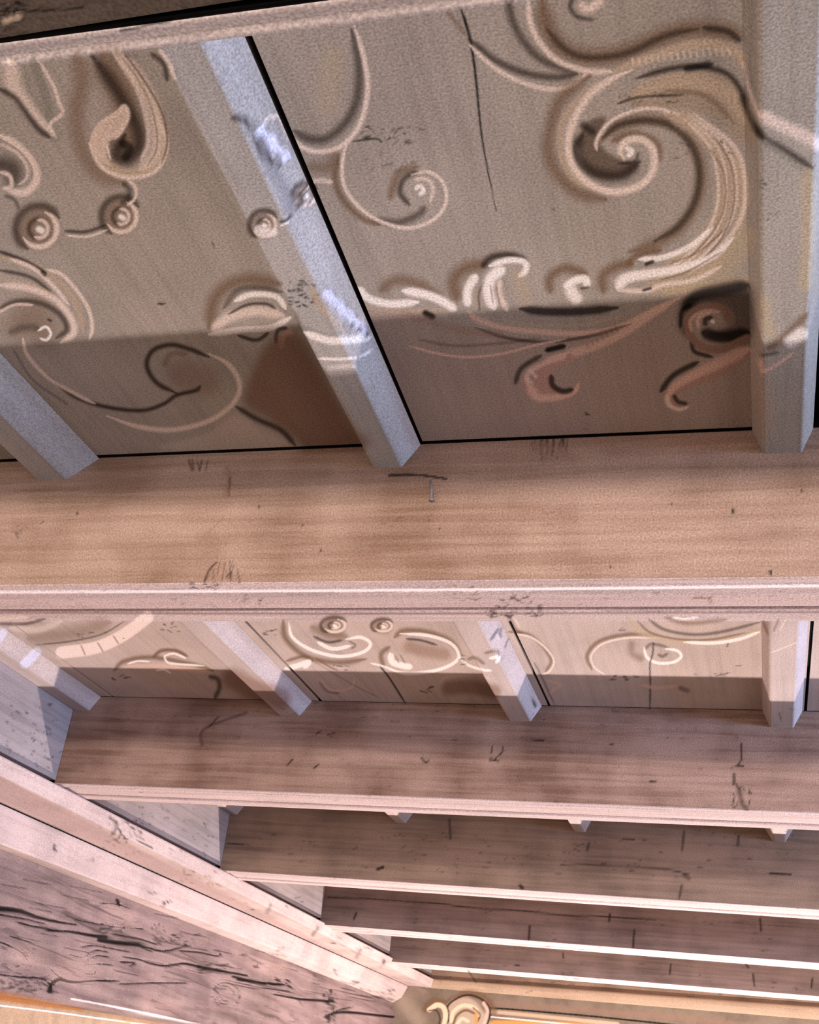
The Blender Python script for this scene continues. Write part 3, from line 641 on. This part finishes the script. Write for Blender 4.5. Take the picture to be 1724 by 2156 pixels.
# ------------------------------------------------------------------ materials
def mat(name, base, dark=None, grain='X', grain_amt=0.5, mottle=0.35, rough=0.75, bump=0.25, crack=0.0, scale=1.0):
    m = bpy.data.materials.new(name); m.use_nodes = True
    nt = m.node_tree; N = nt.nodes; L = nt.links
    b = N['Principled BSDF']; b.inputs['Roughness'].default_value = rough
    b.inputs['Specular IOR Level'].default_value = 0.06
    tc = N.new('ShaderNodeTexCoord')
    mp = N.new('ShaderNodeMapping'); L.new(tc.outputs['Object'], mp.inputs[0])
    s = {'X': (2.5, 60, 60), 'Y': (60, 2.5, 60), 'Z': (60, 60, 2.5), 'N': (20, 20, 20)}[grain]
    mp.inputs['Scale'].default_value = tuple(v * scale for v in s)
    n1 = N.new('ShaderNodeTexNoise'); n1.inputs['Scale'].default_value = 1.0; n1.inputs['Detail'].default_value = 6; n1.inputs['Distortion'].default_value = .6
    L.new(mp.outputs[0], n1.inputs[0])
    n2 = N.new('ShaderNodeTexNoise'); n2.inputs['Scale'].default_value = 5.0; n2.inputs['Detail'].default_value = 5
    L.new(tc.outputs['Object'], n2.inputs[0])
    n3 = N.new('ShaderNodeTexNoise'); n3.inputs['Scale'].default_value = 330.0; n3.inputs['Detail'].default_value = 2
    L.new(tc.outputs['Object'], n3.inputs[0])
    def ramp(src, lo, hi, a, c):
        r = N.new('ShaderNodeMapRange'); L.new(src, r.inputs[0])
        r.inputs[1].default_value = lo; r.inputs[2].default_value = hi; r.inputs[3].default_value = a; r.inputs[4].default_value = c
        return r.outputs[0]
    dark = dark or tuple(v * 0.55 for v in base)
    mx = N.new('ShaderNodeMix'); mx.data_type = 'RGBA'
    mx.inputs[6].default_value = (*base, 1); mx.inputs[7].default_value = (*dark, 1)
    f1 = ramp(n1.outputs[0], .42, .66, 0, grain_amt)
    f2 = ramp(n2.outputs[0], .42, .64, 0, mottle)
    ad = N.new('ShaderNodeMath'); ad.operation = 'ADD'; ad.use_clamp = True; L.new(f1, ad.inputs[0]); L.new(f2, ad.inputs[1])
    L.new(ad.outputs[0], mx.inputs[0])
    at = N.new('ShaderNodeAttribute'); at.attribute_name = 'paint'
    m2 = N.new('ShaderNodeMix'); m2.data_type = 'RGBA'
    L.new(mx.outputs[2], m2.inputs[6]); L.new(at.outputs['Color'], m2.inputs[7]); L.new(at.outputs['Alpha'], m2.inputs[0])
    out = m2.outputs[2]
    if crack:
        mc = N.new('ShaderNodeMapping'); L.new(tc.outputs['Object'], mc.inputs[0])
        mc.inputs['Scale'].default_value = tuple(v * .45 for v in s)
        n4 = N.new('ShaderNodeTexNoise'); n4.inputs['Scale'].default_value = 1.0; n4.inputs['Detail'].default_value = 8; n4.inputs['Distortion'].default_value = 1.0
        L.new(mc.outputs[0], n4.inputs[0])
        c = ramp(n4.outputs[0], .60, .67, 0, crack)
        m3 = N.new('ShaderNodeMix'); m3.data_type = 'RGBA'; L.new(c, m3.inputs[0]); L.new(out, m3.inputs[6]); m3.inputs[7].default_value = (*[v * .3 for v in dark], 1)
        out = m3.outputs[2]
    sp = ramp(n3.outputs[0], .3, .7, .72, 1.28)
    m4 = N.new('ShaderNodeVectorMath'); m4.operation = 'SCALE'; L.new(out, m4.inputs[0]); L.new(sp, m4.inputs['Scale'])
    L.new(m4.outputs[0], b.inputs['Base Color'])
    bp = N.new('ShaderNodeBump'); bp.inputs['Strength'].default_value = bump; bp.inputs['Distance'].default_value = 0.004
    h = N.new('ShaderNodeMath'); h.operation = 'ADD'; L.new(n1.outputs[0], h.inputs[0]); L.new(n3.outputs[0], h.inputs[1])
    L.new(h.outputs[0], bp.inputs['Height']); L.new(bp.outputs[0], b.inputs['Normal'])
    return m

M_CEIL1 = mat('mural_paint_grey', (.41, .352, .300), grain='Y', grain_amt=.25, mottle=.28, bump=.1)
M_CEIL2 = mat('mural_paint_pink', (.56, .440, .385), grain='Y', grain_amt=.25, mottle=.25, bump=.1)
M_FACE = mat('brown_timber', (.45, .31, .235), dark=(.24, .145, .095), grain='X', grain_amt=.45, mottle=.6, bump=.15)
M_FACE2 = mat('brown_timber_far', (.31, .215, .155), grain='X', grain_amt=.5, mottle=.6, bump=.15)
M_FACEB = mat('red_brown_timber', (.40, .265, .205), dark=(.19, .11, .08), grain='X', grain_amt=.5, mottle=.7, bump=.15)
M_FACE3 = mat('dim_purple_timber', (.23, .165, .145), grain='X', grain_amt=.5, mottle=.6, bump=.15)
M_MOULD = mat('pink_limewash', (.62, .48, .46), dark=(.42, .32, .30), grain='X', grain_amt=.55, mottle=.15, bump=.3)
M_BATT = mat('batten_paint', (.46, .42, .385), grain='Y', grain_amt=.25, mottle=.3, bump=.15)
M_BATT2 = mat('batten_paint_pink', (.56, .45, .41), grain='Y', grain_amt=.25, mottle=.25, bump=.15)
M_BATT3 = mat('batten_paint_beige', (.40, .355, .30), grain='Y', grain_amt=.25, mottle=.3, bump=.15)
M_FILL = mat('filler_paint', (.37, .31, .30), grain='Y', grain_amt=.4, mottle=.3, bump=.2)
M_GMOULD = mat('girder_moulding_paint', (.55, .415, .375), grain='Y', grain_amt=.25, mottle=.4, bump=.2)
M_ROUGH = mat('hewn_timber', (.30, .205, .185), grain='Y', grain_amt=.6, mottle=.5, bump=.6, crack=.5, scale=.6)
M_WALL = mat('wall_plaster', (.24, .182, .13), grain='N', grain_amt=.3, mottle=.4, bump=.15)
M_YELL = mat('ochre_plaster', (.44, .30, .19), grain='N', grain_amt=.3, mottle=.3, bump=.1)
M_CORN = mat('cream_cornice', (.40, .28, .19), grain='X', grain_amt=.3, mottle=.2, bump=.1)
M_DARK = mat('gap_black', (.010, .008, .007), grain='X', bump=.1)  # near-black, stands in for the darkness inside gaps
M_FLOOR = mat('stone_floor', (.40, .33, .29), grain='N', bump=.1)
M_IRON = mat('nail_iron', (.33, .27, .24), grain='Z', rough=.5, bump=.1)
M_TOP = mat('top_left_timber', (.085, .062, .046), grain='X', grain_amt=.5, mottle=.4, bump=.2)
M_RAIL = mat('worn_pink_paint', (.42, .35, .33), grain='X', grain_amt=.4, mottle=.4, bump=.2)

# ------------------------------------------------------------------ mesh tools
class MB:
    def __init__(s): s.V = []; s.F = []; s.n = 0
    def add(s, V, F):
        V = np.asarray(V, float).reshape(-1, 3); F = np.asarray(F, int).reshape(-1, 4)
        s.V.append(V); s.F.append(F + s.n); s.n += len(V); return s
    def quad(s, a, b, c, d): return s.add([a, b, c, d], [[0, 1, 2, 3]])
    def grid(s, G):
        """G: array (m, n, 3)"""
        m, n = G.shape[:2]
        i, j = np.meshgrid(np.arange(m - 1), np.arange(n - 1), indexing='ij')
        a = (i * n + j).ravel()
        return s.add(G.reshape(-1, 3), np.stack([a, a + n, a + n + 1, a + 1], 1))
    def box(s, x0, x1, y0, y1, z0, z1, skip=''):
        v = [(x0, y0, z0), (x1, y0, z0), (x1, y1, z0), (x0, y1, z0), (x0, y0, z1), (x1, y0, z1), (x1, y1, z1), (x0, y1, z1)]
        fs = {'b': (0, 3, 2, 1), 't': (4, 5, 6, 7), 'f': (0, 1, 5, 4), 'k': (2, 3, 7, 6), 'l': (0, 4, 7, 3), 'r': (1, 2, 6, 5)}
        return s.add(v, [fs[k] for k in fs if k not in skip])
    def build(s, name, m, parent=None, origin=(0, 0, 0), paint=True, smooth_=False):
        V = np.concatenate(s.V); F = np.concatenate(s.F)
        o3 = np.array(origin, float)
        me = bpy.data.meshes.new(name)
        me.vertices.add(len(V)); me.vertices.foreach_set('co', (V - o3).astype(np.float32).ravel())
        me.loops.add(F.size); me.loops.foreach_set('vertex_index', F.astype(np.int32).ravel())
        me.polygons.add(len(F)); me.polygons.foreach_set('loop_start', (np.arange(len(F)) * 4).astype(np.int32))
        me.update(calc_edges=True); me.validate()
        if paint:
            at = me.attributes.new('paint', 'FLOAT_COLOR', 'POINT')
            at.data.foreach_set('color', sample(V).astype(np.float32).ravel())
        if smooth_: me.polygons.foreach_set('use_smooth', np.ones(len(me.polygons), bool))
        me.materials.append(m)
        o = bpy.data.objects.new(name, me); COL.objects.link(o)
        if parent: o.parent = parent
        else: o.location = (o3[0], o3[1], o3[2] + EYE)
        return o
def empty(name, loc):
    o = bpy.data.objects.new(name, None); COL.objects.link(o)
    o.location = (loc[0], loc[1], loc[2] + EYE); o.empty_display_size = .1
    return o
def tag(o, label=None, cat=None, group=None, kind=None):
    if label: o['label'] = label
    if cat: o['category'] = cat
    if group: o['group'] = group
    if kind: o['kind'] = kind
    return o
def lsp(a, b, step): return np.linspace(a, b, max(2, int(abs(b - a) / step) + 1))
def gxy(xs, ys, z):
    X, Y = np.meshgrid(xs, ys, indexing='ij'); return np.stack([X, Y, np.full_like(X, z)], 2)
def under(mb, x0, x1, y0, y1, z0, z1, sx, sy):
    """slab whose underside is a fine grid"""
    mb.grid(gxy(lsp(x0, x1, sx), lsp(y0, y1, sy), z0)[:, ::-1])
    return mb.box(x0, x1, y0, y1, z0, z1, skip='b')

# ------------------------------------------------------------------ the shell
XL = -2.32
XB = -1.899
floor = MB().box(-4.5, 3.5, -3.2, 7.6, -2.36, -2.3).build('floor', M_FLOOR, paint=False); tag(floor, 'stone floor of the hall', 'floor', kind='structure')

ceil = MB().box(XL, XR, -0.2, 7.5, ZC + .022, ZC + .06).build('ceiling', M_DARK, paint=False)
tag(ceil, 'timber ceiling of scroll-painted boards between the beams', 'ceiling', kind='structure')
def board(x0, x1, y0, y1, m, s, label, gx=.002, name='painted_board', d0=0, d1=0):
    mb = MB(); under(mb, x0 + gx, x1 - gx, y0, y1, ZC, ZC + .02, *s)
    for v in mb.V:
        w = (v[:, 0] - x0) / (x1 - x0); v[:, 0] += (d0 * (1 - w) + d1 * w) * (v[:, 1] - y1) / (y1 - y0)
    o = mb.build(name, m)
    o.parent = ceil; o.location = (0, 0, 0)
    if label: o['label'] = label
    return o
G1 = .011
y0, y1 = YB[0] + .22, YB[1] - G1
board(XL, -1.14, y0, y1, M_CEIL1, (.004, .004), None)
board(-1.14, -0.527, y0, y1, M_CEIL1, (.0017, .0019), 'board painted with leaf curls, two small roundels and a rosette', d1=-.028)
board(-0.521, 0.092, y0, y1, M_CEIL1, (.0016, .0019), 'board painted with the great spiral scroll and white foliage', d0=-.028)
board(0.10, XR, y0, y1, M_CEIL1, (.006, .006), None)
y0, y1 = YB[1] + DB - .01, YB[2] - .006
board(XL, -1.775, y0, y1, M_CEIL2, (.008, .008), None)
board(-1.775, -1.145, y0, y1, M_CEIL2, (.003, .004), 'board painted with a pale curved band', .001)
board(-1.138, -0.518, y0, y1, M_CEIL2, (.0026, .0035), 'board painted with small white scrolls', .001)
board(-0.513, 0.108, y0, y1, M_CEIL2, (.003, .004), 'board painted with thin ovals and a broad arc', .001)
board(0.113, XR, y0, y1, M_CEIL2, (.01, .01), None, .001)
for i in (2, 3, 4):
    board(XL, XR, YB[i] + DB - .01, YB[i + 1] - .004, M_CEIL2, (.1, .1), None)
board(XL, XR, YB[5] + DB - .01, YW - .004, M_CEIL2, (.1, .1), None)

for i in (1, 2, 3, 4, 5):
    o = MB().box(-1.89, XR, YB[i] - .012, YB[i] - .0004, ZC + .0005, ZC + .021).build('joint_shade', M_DARK, paint=False); o.parent = ceil; o.location = (0, 0, 0)  # black strips stand in for shade in the gaps along the beams
# ------------------------------------------------------------------ beams
ZL = {1: (.7545, .7572), 2: (.7495, .7592), 3: (.7590, .7569), 4: (.7632, .7610), 5: (.7671, .7726)}
def settle(V, i):
    a, b = ZL[i]; t = (V[:, 0] + 1.9) / 2.1
    w = np.clip((ZC - V[:, 2]) / (ZC - ZB), 0, 1.1)
    V[:, 2] += (a + (b - a) * t - ZB) * w
    return V
def beam(i, xl, label, face_mat, sx, sz):
    Y = YB[i]
    root = empty('ceiling_beam', (0, Y, ZB)); tag(root, label, 'beam', 'painted ceiling beams')
    mb = MB()
    x1 = XR
    zb = ZB + .016
    G = np.stack(np.broadcast_arrays(lsp(xl, x1, sx)[:, None], np.float64(Y), lsp(ZB - .004, ZC + .02, sz)[None, :]), 2)
    mb.grid(G)
    mb.box(xl, x1, Y, Y + DB - .004, zb, ZC + .02, skip='f')
    mb.quad((xl, Y, ZB - .004), (xl, Y + .002, zb), (x1, Y + .002, zb), (x1, Y, ZB - .004))
    mb.V = [settle(v, i) for v in mb.V]
    mb.build('beam_side', face_mat, root, (0, Y, ZB))
    # moulded underside: fillet, bright quirk, shallow hollow, groove, far fillet
    prof = [(0.0005, .003), (0, -.004), (.002, -.006), (.015, -.007), (.017, -.009), (.021, -.009), (.036, -.0045), (.040, -.0035), (.060, -.0055), (.080, -.0065), (.098, -.0065),
            (.101, -.004), (.105, -.001), (.109, -.001), (.113, -.007), (.116, -.009), (.149, -.009), (.153, -.006), (.153, .016)]
    pm = MB()
    ex = [prof[0]]
    for a, b in zip(prof[:-1], prof[1:]):
        n = max(1, int(abs(b[0] - a[0]) / .004))
        for k in range(1, n + 1): ex.append((a[0] + (b[0] - a[0]) * k / n, a[1] + (b[1] - a[1]) * k / n))
    P = np.array(ex)
    xs = lsp(xl, x1, sx * 1.2)
    G = np.zeros((len(xs), len(P), 3)); G[..., 0] = xs[:, None]; G[..., 1] = Y + P[:, 0]; G[..., 2] = ZB + P[:, 1]
    pm.grid(G[:, ::-1])
    pm.quad((xl, Y, zb), (x1, Y, zb), (x1, Y + DB, zb), (xl, Y + DB, zb))
    pm.V = [settle(v, i) for v in pm.V]
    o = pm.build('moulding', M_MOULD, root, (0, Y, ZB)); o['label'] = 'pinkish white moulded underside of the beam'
    return root
beam(1, XB, 'near brown ceiling beam with broad pink moulding crossing the middle of the picture', M_FACE, .0026, .003)
beam(2, XB, 'second brown ceiling beam, below the row of small white scrolls', M_FACEB, .004, .005)
beam(3, XB, 'third brown ceiling beam, with four short batten ends poking out above its face', M_FACE2, .005, .006)
beam(4, XB, 'fourth ceiling beam, dark face split by one long thin horizontal crack', M_FACE3, .005, .006)
beam(5, XB, 'farthest free ceiling beam, its thin underside glaring white', M_FACE3, .006, .008)

# the beam at the top left: a flat board, a black strip for the gap's shade and a narrow rail
root = empty('ceiling_beam', (0, YB[0], ZB)); tag(root, 'dark scratched ceiling beam at the top left corner, edged by a pale rail', 'beam', 'painted ceiling beams')
mb = MB()
mb.grid(gxy(lsp(-1.0, XR, .0025), lsp(.40, .5560, .002), ZB + .0015)[:, ::-1])
mb.box(XL, XR, .40, .5560, ZB + .002, ZC + .02)
mb.build('beam_side', M_TOP, root, (0, YB[0], ZB))
mb = MB().box(-1.9, XR, .5560, .5612, ZB + .0022, ZB + .03)
for v in mb.V: v[:, 1] += (v[:, 0] + .6028) * .0250
mb.build('joint_shade', M_DARK, root, (0, YB[0], ZB), paint=False)
mb = MB()
xs = lsp(-1.9, XR, .003)
pr = [(.5610, .05), (.5610, .001), (.562, 0), (.5650, 0), (.5700, .0005), (.5745, .001), (.5765, -.002), (.5800, -.003), (.5815, -.001), (.5815, .05)]
G = np.zeros((len(xs), len(pr), 3)); G[..., 0] = xs[:, None]
slope = (.5917 - .5795) / (.6028 - .1637)
G[..., 1] = np.array([p[0] for p in pr])[None, :] + (xs[:, None] + .6028) * .0250
G[..., 2] = ZB + np.array([p[1] for p in pr])[None, :]
mb.grid(G[:, ::-1])
mb.box(-1.9, XR, .5750, .580, ZB + .04, ZC + .02)
o = mb.build('edge_rail', M_RAIL, root, (0, YB[0], ZB)); o['label'] = 'pale pinkish rail beyond a black gap'

# ------------------------------------------------------------------ battens over the board joints
def batten(xl, xr, y0, y1, label, group, dl=.015, dr=.026, step=.003, dxl=0, dxr=0, m=None):
    """flat underside from xl to xr, sloping cheeks up to the boards; dxl, dxr: drift of the edges along the run"""
    mb = MB()
    ys = lsp(y0, y1, step)
    t = (ys - y1) / (y1 - y0)
    n = max(3, int((xr - xl) / step))
    top = ZC - .0005
    cols = [(xl - dl, top), ] + [(xl - dl * (1 - k / 4), top + (ZT - top) * k / 4) for k in range(1, 4)] + [(xl - .0015, ZT + .002)]
    cols += [(xl + .0015 + (xr - xl - .003) * k / n, ZT) for k in range(n + 1)] + [(xr + .0015, ZT + .002)]
    cols += [(xr + dr * k / 6, ZT + (top - ZT) * k / 6) for k in range(1, 7)]
    cols = np.array(cols)
    w = (cols[:, 0] - xl) / (xr - xl)
    drift = dxl * (1 - np.clip(w, 0, 1)) + dxr * np.clip(w, 0, 1)
    G = np.zeros((len(cols), len(ys), 3))
    G[..., 0] = cols[:, 0][:, None] + drift[:, None] * t[None, :]; G[..., 1] = ys[None, :]; G[..., 2] = cols[:, 1][:, None]
    mb.grid(G[:, ::-1])
    mb.add([G[0, 0], G[-1, 0], G[-1, -1], G[0, -1]], [[0, 1, 2, 3]])
    k = len(cols)
    for e in (0, -1):     # end grain
        pts = G[:, e]
        mid = np.array([pts[:, 0].mean(), pts[0, 1], (ZT + top) / 2])
        for q in range(k - 1): mb.add([pts[q], pts[q + 1], mid, mid], [[0, 1, 2, 3]])
    o3 = ((xl + xr) / 2, y1, ZT)
    return tag(mb.build('cover_batten', m or (M_BATT if group == g1 else M_BATT2), None, o3), label, 'batten', group)
g1, g2, g3 = 'cover battens of the near bay', 'cover battens of the second bay', 'batten ends of the third bay'
ya, yb = .60, YB[1] + .001
batten(-1.237, -1.179, ya, yb, 'short blue-grey batten at the left edge above the near brown beam', g1, dr=.055, step=.0022)
batten(-.600, -.553, ya, yb, 'long blue and white batten painted with roundels, left of the big spiral', g1, dr=.028, step=.0018, dxl=-.022, dxr=-.026)
batten(.018, .0725, ya, yb, 'wide upright batten at the right edge, its lower end in shade', g1, dl=.016, dr=.018, step=.0018, m=M_BATT3)
ya, yb = YB[1] + DB - .005, YB[2] + .001
batten(-1.896, -1.845, ya, yb, 'batten tight against the filler board at the left edge of the second bay', g2, dl=.0, dr=.027)
batten(-1.258, -1.198, ya, yb, 'pink-white batten with bluish end between pale curved band and small scrolls', g2, dr=.029)
batten(-.617, -.562, ya, yb, 'batten with a split end right of the small white scrolls', g2, dr=.026)
batten(.027, .081, ya, yb, 'upright batten at the right end of the second bay', g2, dl=.016, dr=.022)
ya, yb = YB[2] + DB - .005, YB[3] + .001
batten(-1.896, -1.868, ya, yb, 'leftmost batten end under the second beam, beside the filler board', g3, dl=.0, dr=.027, step=.006)
batten(-1.252, -1.215, ya, yb, 'small batten end under the second beam, second from the left', g3, dl=.03, dr=.026, step=.006)
batten(-.613, -.577, ya, yb, 'small batten end under the second beam, third from the left', g3, dl=.025, dr=.02, step=.006)
batten(.036, .075, ya, yb, 'cream batten end under the second beam near the right edge', g3, dl=.024, dr=.024, step=.006)

# nail driven into the near beam
def tube(p, q, r0, r1, n=12):
    p, q = np.array(p, float), np.array(q, float); d = (q - p) / np.linalg.norm(q - p)
    u = np.cross(d, (1, 0, .3)); u /= np.linalg.norm(u); v = np.cross(d, u)
    a = np.linspace(0, 2 * math.pi, n + 1)
    ring = lambda c, r: c + r * (np.cos(a)[:, None] * u + np.sin(a)[:, None] * v)
    return np.stack([ring(p, 1e-5), ring(p, r0), ring(q, r1), ring(q, 1e-5)], 1)
n0 = ony(906, 1008, YB[1]); n1 = ony(908, 1052, YB[1] - .006)
mb = MB(); mb.grid(tube(n0 + [0, .003, 0], n1, .0028, .0022)); mb.grid(tube(n1 + [0, 0, .002], n1 - [0, 0, .002], .004, .0042))
tag(mb.build('bent_nail', M_IRON, None, tuple(n0)), 'rusty nail hanging bent down the face of the near brown beam', 'nail')

# ------------------------------------------------------------------ filler boards standing on the girder between beams
A0 = (onx(0, 1590, -1.872), ony(916, 2063, YW))
fl = [('filler board at the left edge, behind the first batten of the second bay', 1), ('filler board below the second beam, right of the girder top', 2),
      ('small filler board between third and fourth beam', 3), ('smaller filler board between fourth and fifth beam', 4), ('last cream filler board touching the far wall', 5)]
for lab, i in fl:
    a = YB[i] + DB; b = (YB[i + 1] if i < 5 else YW)
    lip = lambda y: A0[0][2] + (y - A0[0][1]) / (A0[1][1] - A0[0][1]) * (A0[1][2] - A0[0][2]) + .018
    ys = lsp(a - .004, b - .002, .006 if i < 3 else .012); zs = np.linspace(0, 1, 46)
    Y, Z = np.meshgrid(ys, zs, indexing='ij')
    Z = lip(Y) + (ZC - .002 - lip(Y)) * Z
    mb = MB(); mb.grid(np.stack([np.full_like(Y, XF), Y, Z], 2))
    q = [(x, y, z) for y in (a - .004, b - .002) for x, z in ((XF, lip(y)), (XF - .03, lip(y)), (XF - .03, ZC - .002), (XF, ZC - .002))]
    mb.add(q, [[0, 1, 5, 4], [1, 2, 6, 5], [3, 7, 6, 2], [0, 3, 2, 1], [4, 5, 6, 7]])
    o = mb.build('filler_board', M_FILL, None, (XF, (a + b) / 2, .7)); tag(o, lab, 'filler board', 'filler boards over the girder')

# ------------------------------------------------------------------ girder along the left
girder = empty('girder', (-2.0, 4.5, .6)); tag(girder, 'heavy cracked old girder running diagonally up the lower left, with two mouldings', 'girder')
def line_at(A, B, y): t = (y - A[1]) / (B[1] - A[1]); return A + t * (B - A)
def loft(pairs, y0, y1, n, sub):
    """pairs: (point near, point at wall) for every profile vertex; rows spaced evenly in the view"""
    ys = 1 / np.linspace(1 / y0, 1 / y1, n)
    rows = []
    for y in ys:
        pr = [line_at(A, B, y) for A, B in pairs]
        row = [pr[0]]
        for (a, b, s) in zip(pr[:-1], pr[1:], sub):
            for k in range(1, s + 1): row.append(a + (b - a) * k / s)
        rows.append(row)
    return np.array(rows)
def pair(pl, xl_, pw, xw=None):
    return (onx(pl[0], pl[1], xl_), ony(pw[0], pw[1], YW) if xw is None else onx(pw[0], pw[1], xw))
a0 = pair((0, 1590), -1.872, (916, 2063)); a0 = (a0[0], ony(916, 2063, YW))
a1 = pair((0, 1632), -1.884, (909, 2079))
a2 = pair((0, 1689.5), -2.020, (858, 2075.5))
b0 = pair((0, 1696.5), -2.030, (857.5, 2079.5))
b1 = pair((0, 1776), -2.030, (846, 2100))
b2 = pair((0, 1788), -2.085, (828, 2111))
def back(p, dx, dz): return (p[0] + [dx, 0, dz], p[1] + [dx, 0, dz])
Y0, Y1 = 1.35, YW - .002
t0 = (a0[0] + [-.30, 0, .02], a0[1] + [-.30, 0, .02])
G = loft([t0, a0, a1, a2, back(a2, 0, .035)], Y0, Y1, 420, [1, 8, 16, 2])
mb = MB().grid(G); o = mb.build('upper_moulding', M_GMOULD, girder, (-2.0, 4.5, .6)); o['label'] = 'pale upper moulding board of the girder'
G = loft([back(b0, 0, .04), b0, b1, b2, back(b2, -.02, .01)], Y0, Y1, 420, [2, 14, 6, 2])
mb = MB().grid(G); o = mb.build('lower_moulding', M_GMOULD, girder, (-2.0, 4.5, .6)); o['label'] = 'pale lower moulding board with rounded edge'
G = loft([(back(a2, .002, .003)), (back(b0, -.004, .003))], Y0, Y1, 200, [1])
MB().grid(G).build('joint_shade', M_DARK, girder, (-2.0, 4.5, .6), paint=False)  # black strip for the shade between the two mouldings
# end caps of the mouldings stop at the wall. Rough old timber below, lower edge measured
XG = -2.09
e0, e1 = onx(0, 2081, XG), onx(415, 2154, XG)
top = (onx(0, 1780, XG) + [0, 0, .06], ony(828, 2090, YW))
G0 = loft([top, (e0, e1)], Y0, Y1, 620, [170])
ys = G0[:, :, 1]; zs = G0[:, :, 2]
wob = .006 * np.sin(ys * 9.0 + zs * 30) + .004 * np.sin(ys * 23 + zs * 11) + .003 * np.sin(zs * 90 + ys * 5)
px, py = proj(G0.reshape(-1, 3))
smp = sample(G0.reshape(-1, 3)); blk = (smp[:, 3] * (smp[:, :3].sum(1) < .05)).reshape(ys.shape)
G0[..., 0] += wob * np.linspace(.1, 1, G0.shape[1])[None, :] - .006 * blk
edge = G0[:, -1]
und = np.stack([edge, edge + [-.012, 0, -.012], edge + [-.06, 0, -.016], edge + [-.30, 0, 0], G0[:, 0] + [-.30, 0, .1], G0[:, 0]], 1)
mb = MB().grid(G0).grid(und)
mb.build('old_timber', M_ROUGH, girder, (-2.0, 4.5, .6))
MB().box(-2.22, -2.19, 1.35, YW - .01, .70, ZC - .001).build('leak_blocker', M_DARK, girder, (-2.0, 4.5, .6), paint=False)  # added unseen board, stops light leaking in behind the fillers

# ------------------------------------------------------------------ walls
# far wall: upper part in fine grid, window opening below the frame of view
wall = MB()
xs, zs = lsp(-2.4, .7, .006), lsp(.44, .84, .004)
X, Z = np.meshgrid(xs, zs, indexing='ij')
wall.grid(np.stack([X, np.full_like(X, YW), Z], 2))
wall.box(-2.4, XR + .4, YW + .001, YW + .22, .44, ZC + .05)
wall.box(.7, XR + .4, YW, YW + .22, .44, ZC + .05)
wall.box(-2.9, -1.75, YW, YW + .22, -2.3, .44); wall.box(.4, XR + .4, YW, YW + .22, -2.3, .44); wall.box(-1.75, .4, YW, YW + .22, -2.3, -.7)
w = wall.build('wall_back', M_WALL); tag(w, 'far plaster wall with painted acanthus scroll and ochre field', 'wall', kind='structure')
# frieze board and cornice
P0, P1 = ony(916, 2061, YW - .02), ony(1724, 2120, YW - .02)
Q0, Q1 = ony(909, 2081, YW - .02), ony(1724, 2148, YW - .02)
xs = lsp(-1.93, XR, .008)
mb = MB()
f = lambda A, B: A[2] + (xs - A[0]) / (B[0] - A[0]) * (B[2] - A[2])
zt_, zb_ = f(P0, P1), f(Q0, Q1)
prof = [(.012, .004), (-.004, 0), (-.02, 0)]
rows = [np.stack([xs, np.full_like(xs, YW + .02), zt_], 1), np.stack([xs, np.full_like(xs, YW - .030), zt_], 1), np.stack([xs, np.full_like(xs, YW - .034), zt_ - .004], 1)]
for k in range(1, 7): rows.append(np.stack([xs, YW - .034 + .020 * (k / 6) ** 2 + 0 * xs, zt_ - .004 + (zb_ - zt_ + .008) * k / 6], 1))
rows.append(np.stack([xs, np.full_like(xs, YW + .02), zb_ + .002], 1))
mb.grid(np.stack(rows, 1)[:, ::-1])
tag(mb.build('trim_1', M_CORN), 'cream cornice along the top of the far wall', 'cornice', kind='structure')
xs2 = lsp(XF - .01, XR, .008); zs2 = lsp(.79, ZC, .006)
X, Z = np.meshgrid(xs2, zs2, indexing='ij')
mb = MB().grid(np.stack([X, np.full_like(X, YW - .022), Z], 2)); mb.box(XF - .01, XR, YW - .022, YW, .79, ZC, skip='f')
tag(mb.build('trim_2', M_FACE2), 'brown frieze board above the cornice of the far wall', 'frieze board', kind='structure')
# left wall under the girder
ys = 1 / np.linspace(1 / 1.36, 1 / (YW - .01), 420); zs = np.linspace(0, 1, 150)
Y, Z = np.meshgrid(ys, zs, indexing='ij')
zt_ = np.interp(ys, edge[:, 1], edge[:, 2]) + .012
Z = -.1 + Z * (zt_[:, None] + .1)
mb = MB().grid(np.stack([np.full_like(Y, -2.24), Y, Z], 2)); mb.box(-2.42, -2.24, 1.36, YW - .01, -2.3, .15, skip='r'); mb.quad((-2.24, 1.36, -2.3), (-2.24, YW - .01, -2.3), (-2.24, YW - .01, -.1), (-2.24, 1.36, -.1))
tag(mb.build('wall_left', M_YELL), 'ochre and peach painted wall below the girder', 'wall', kind='structure')
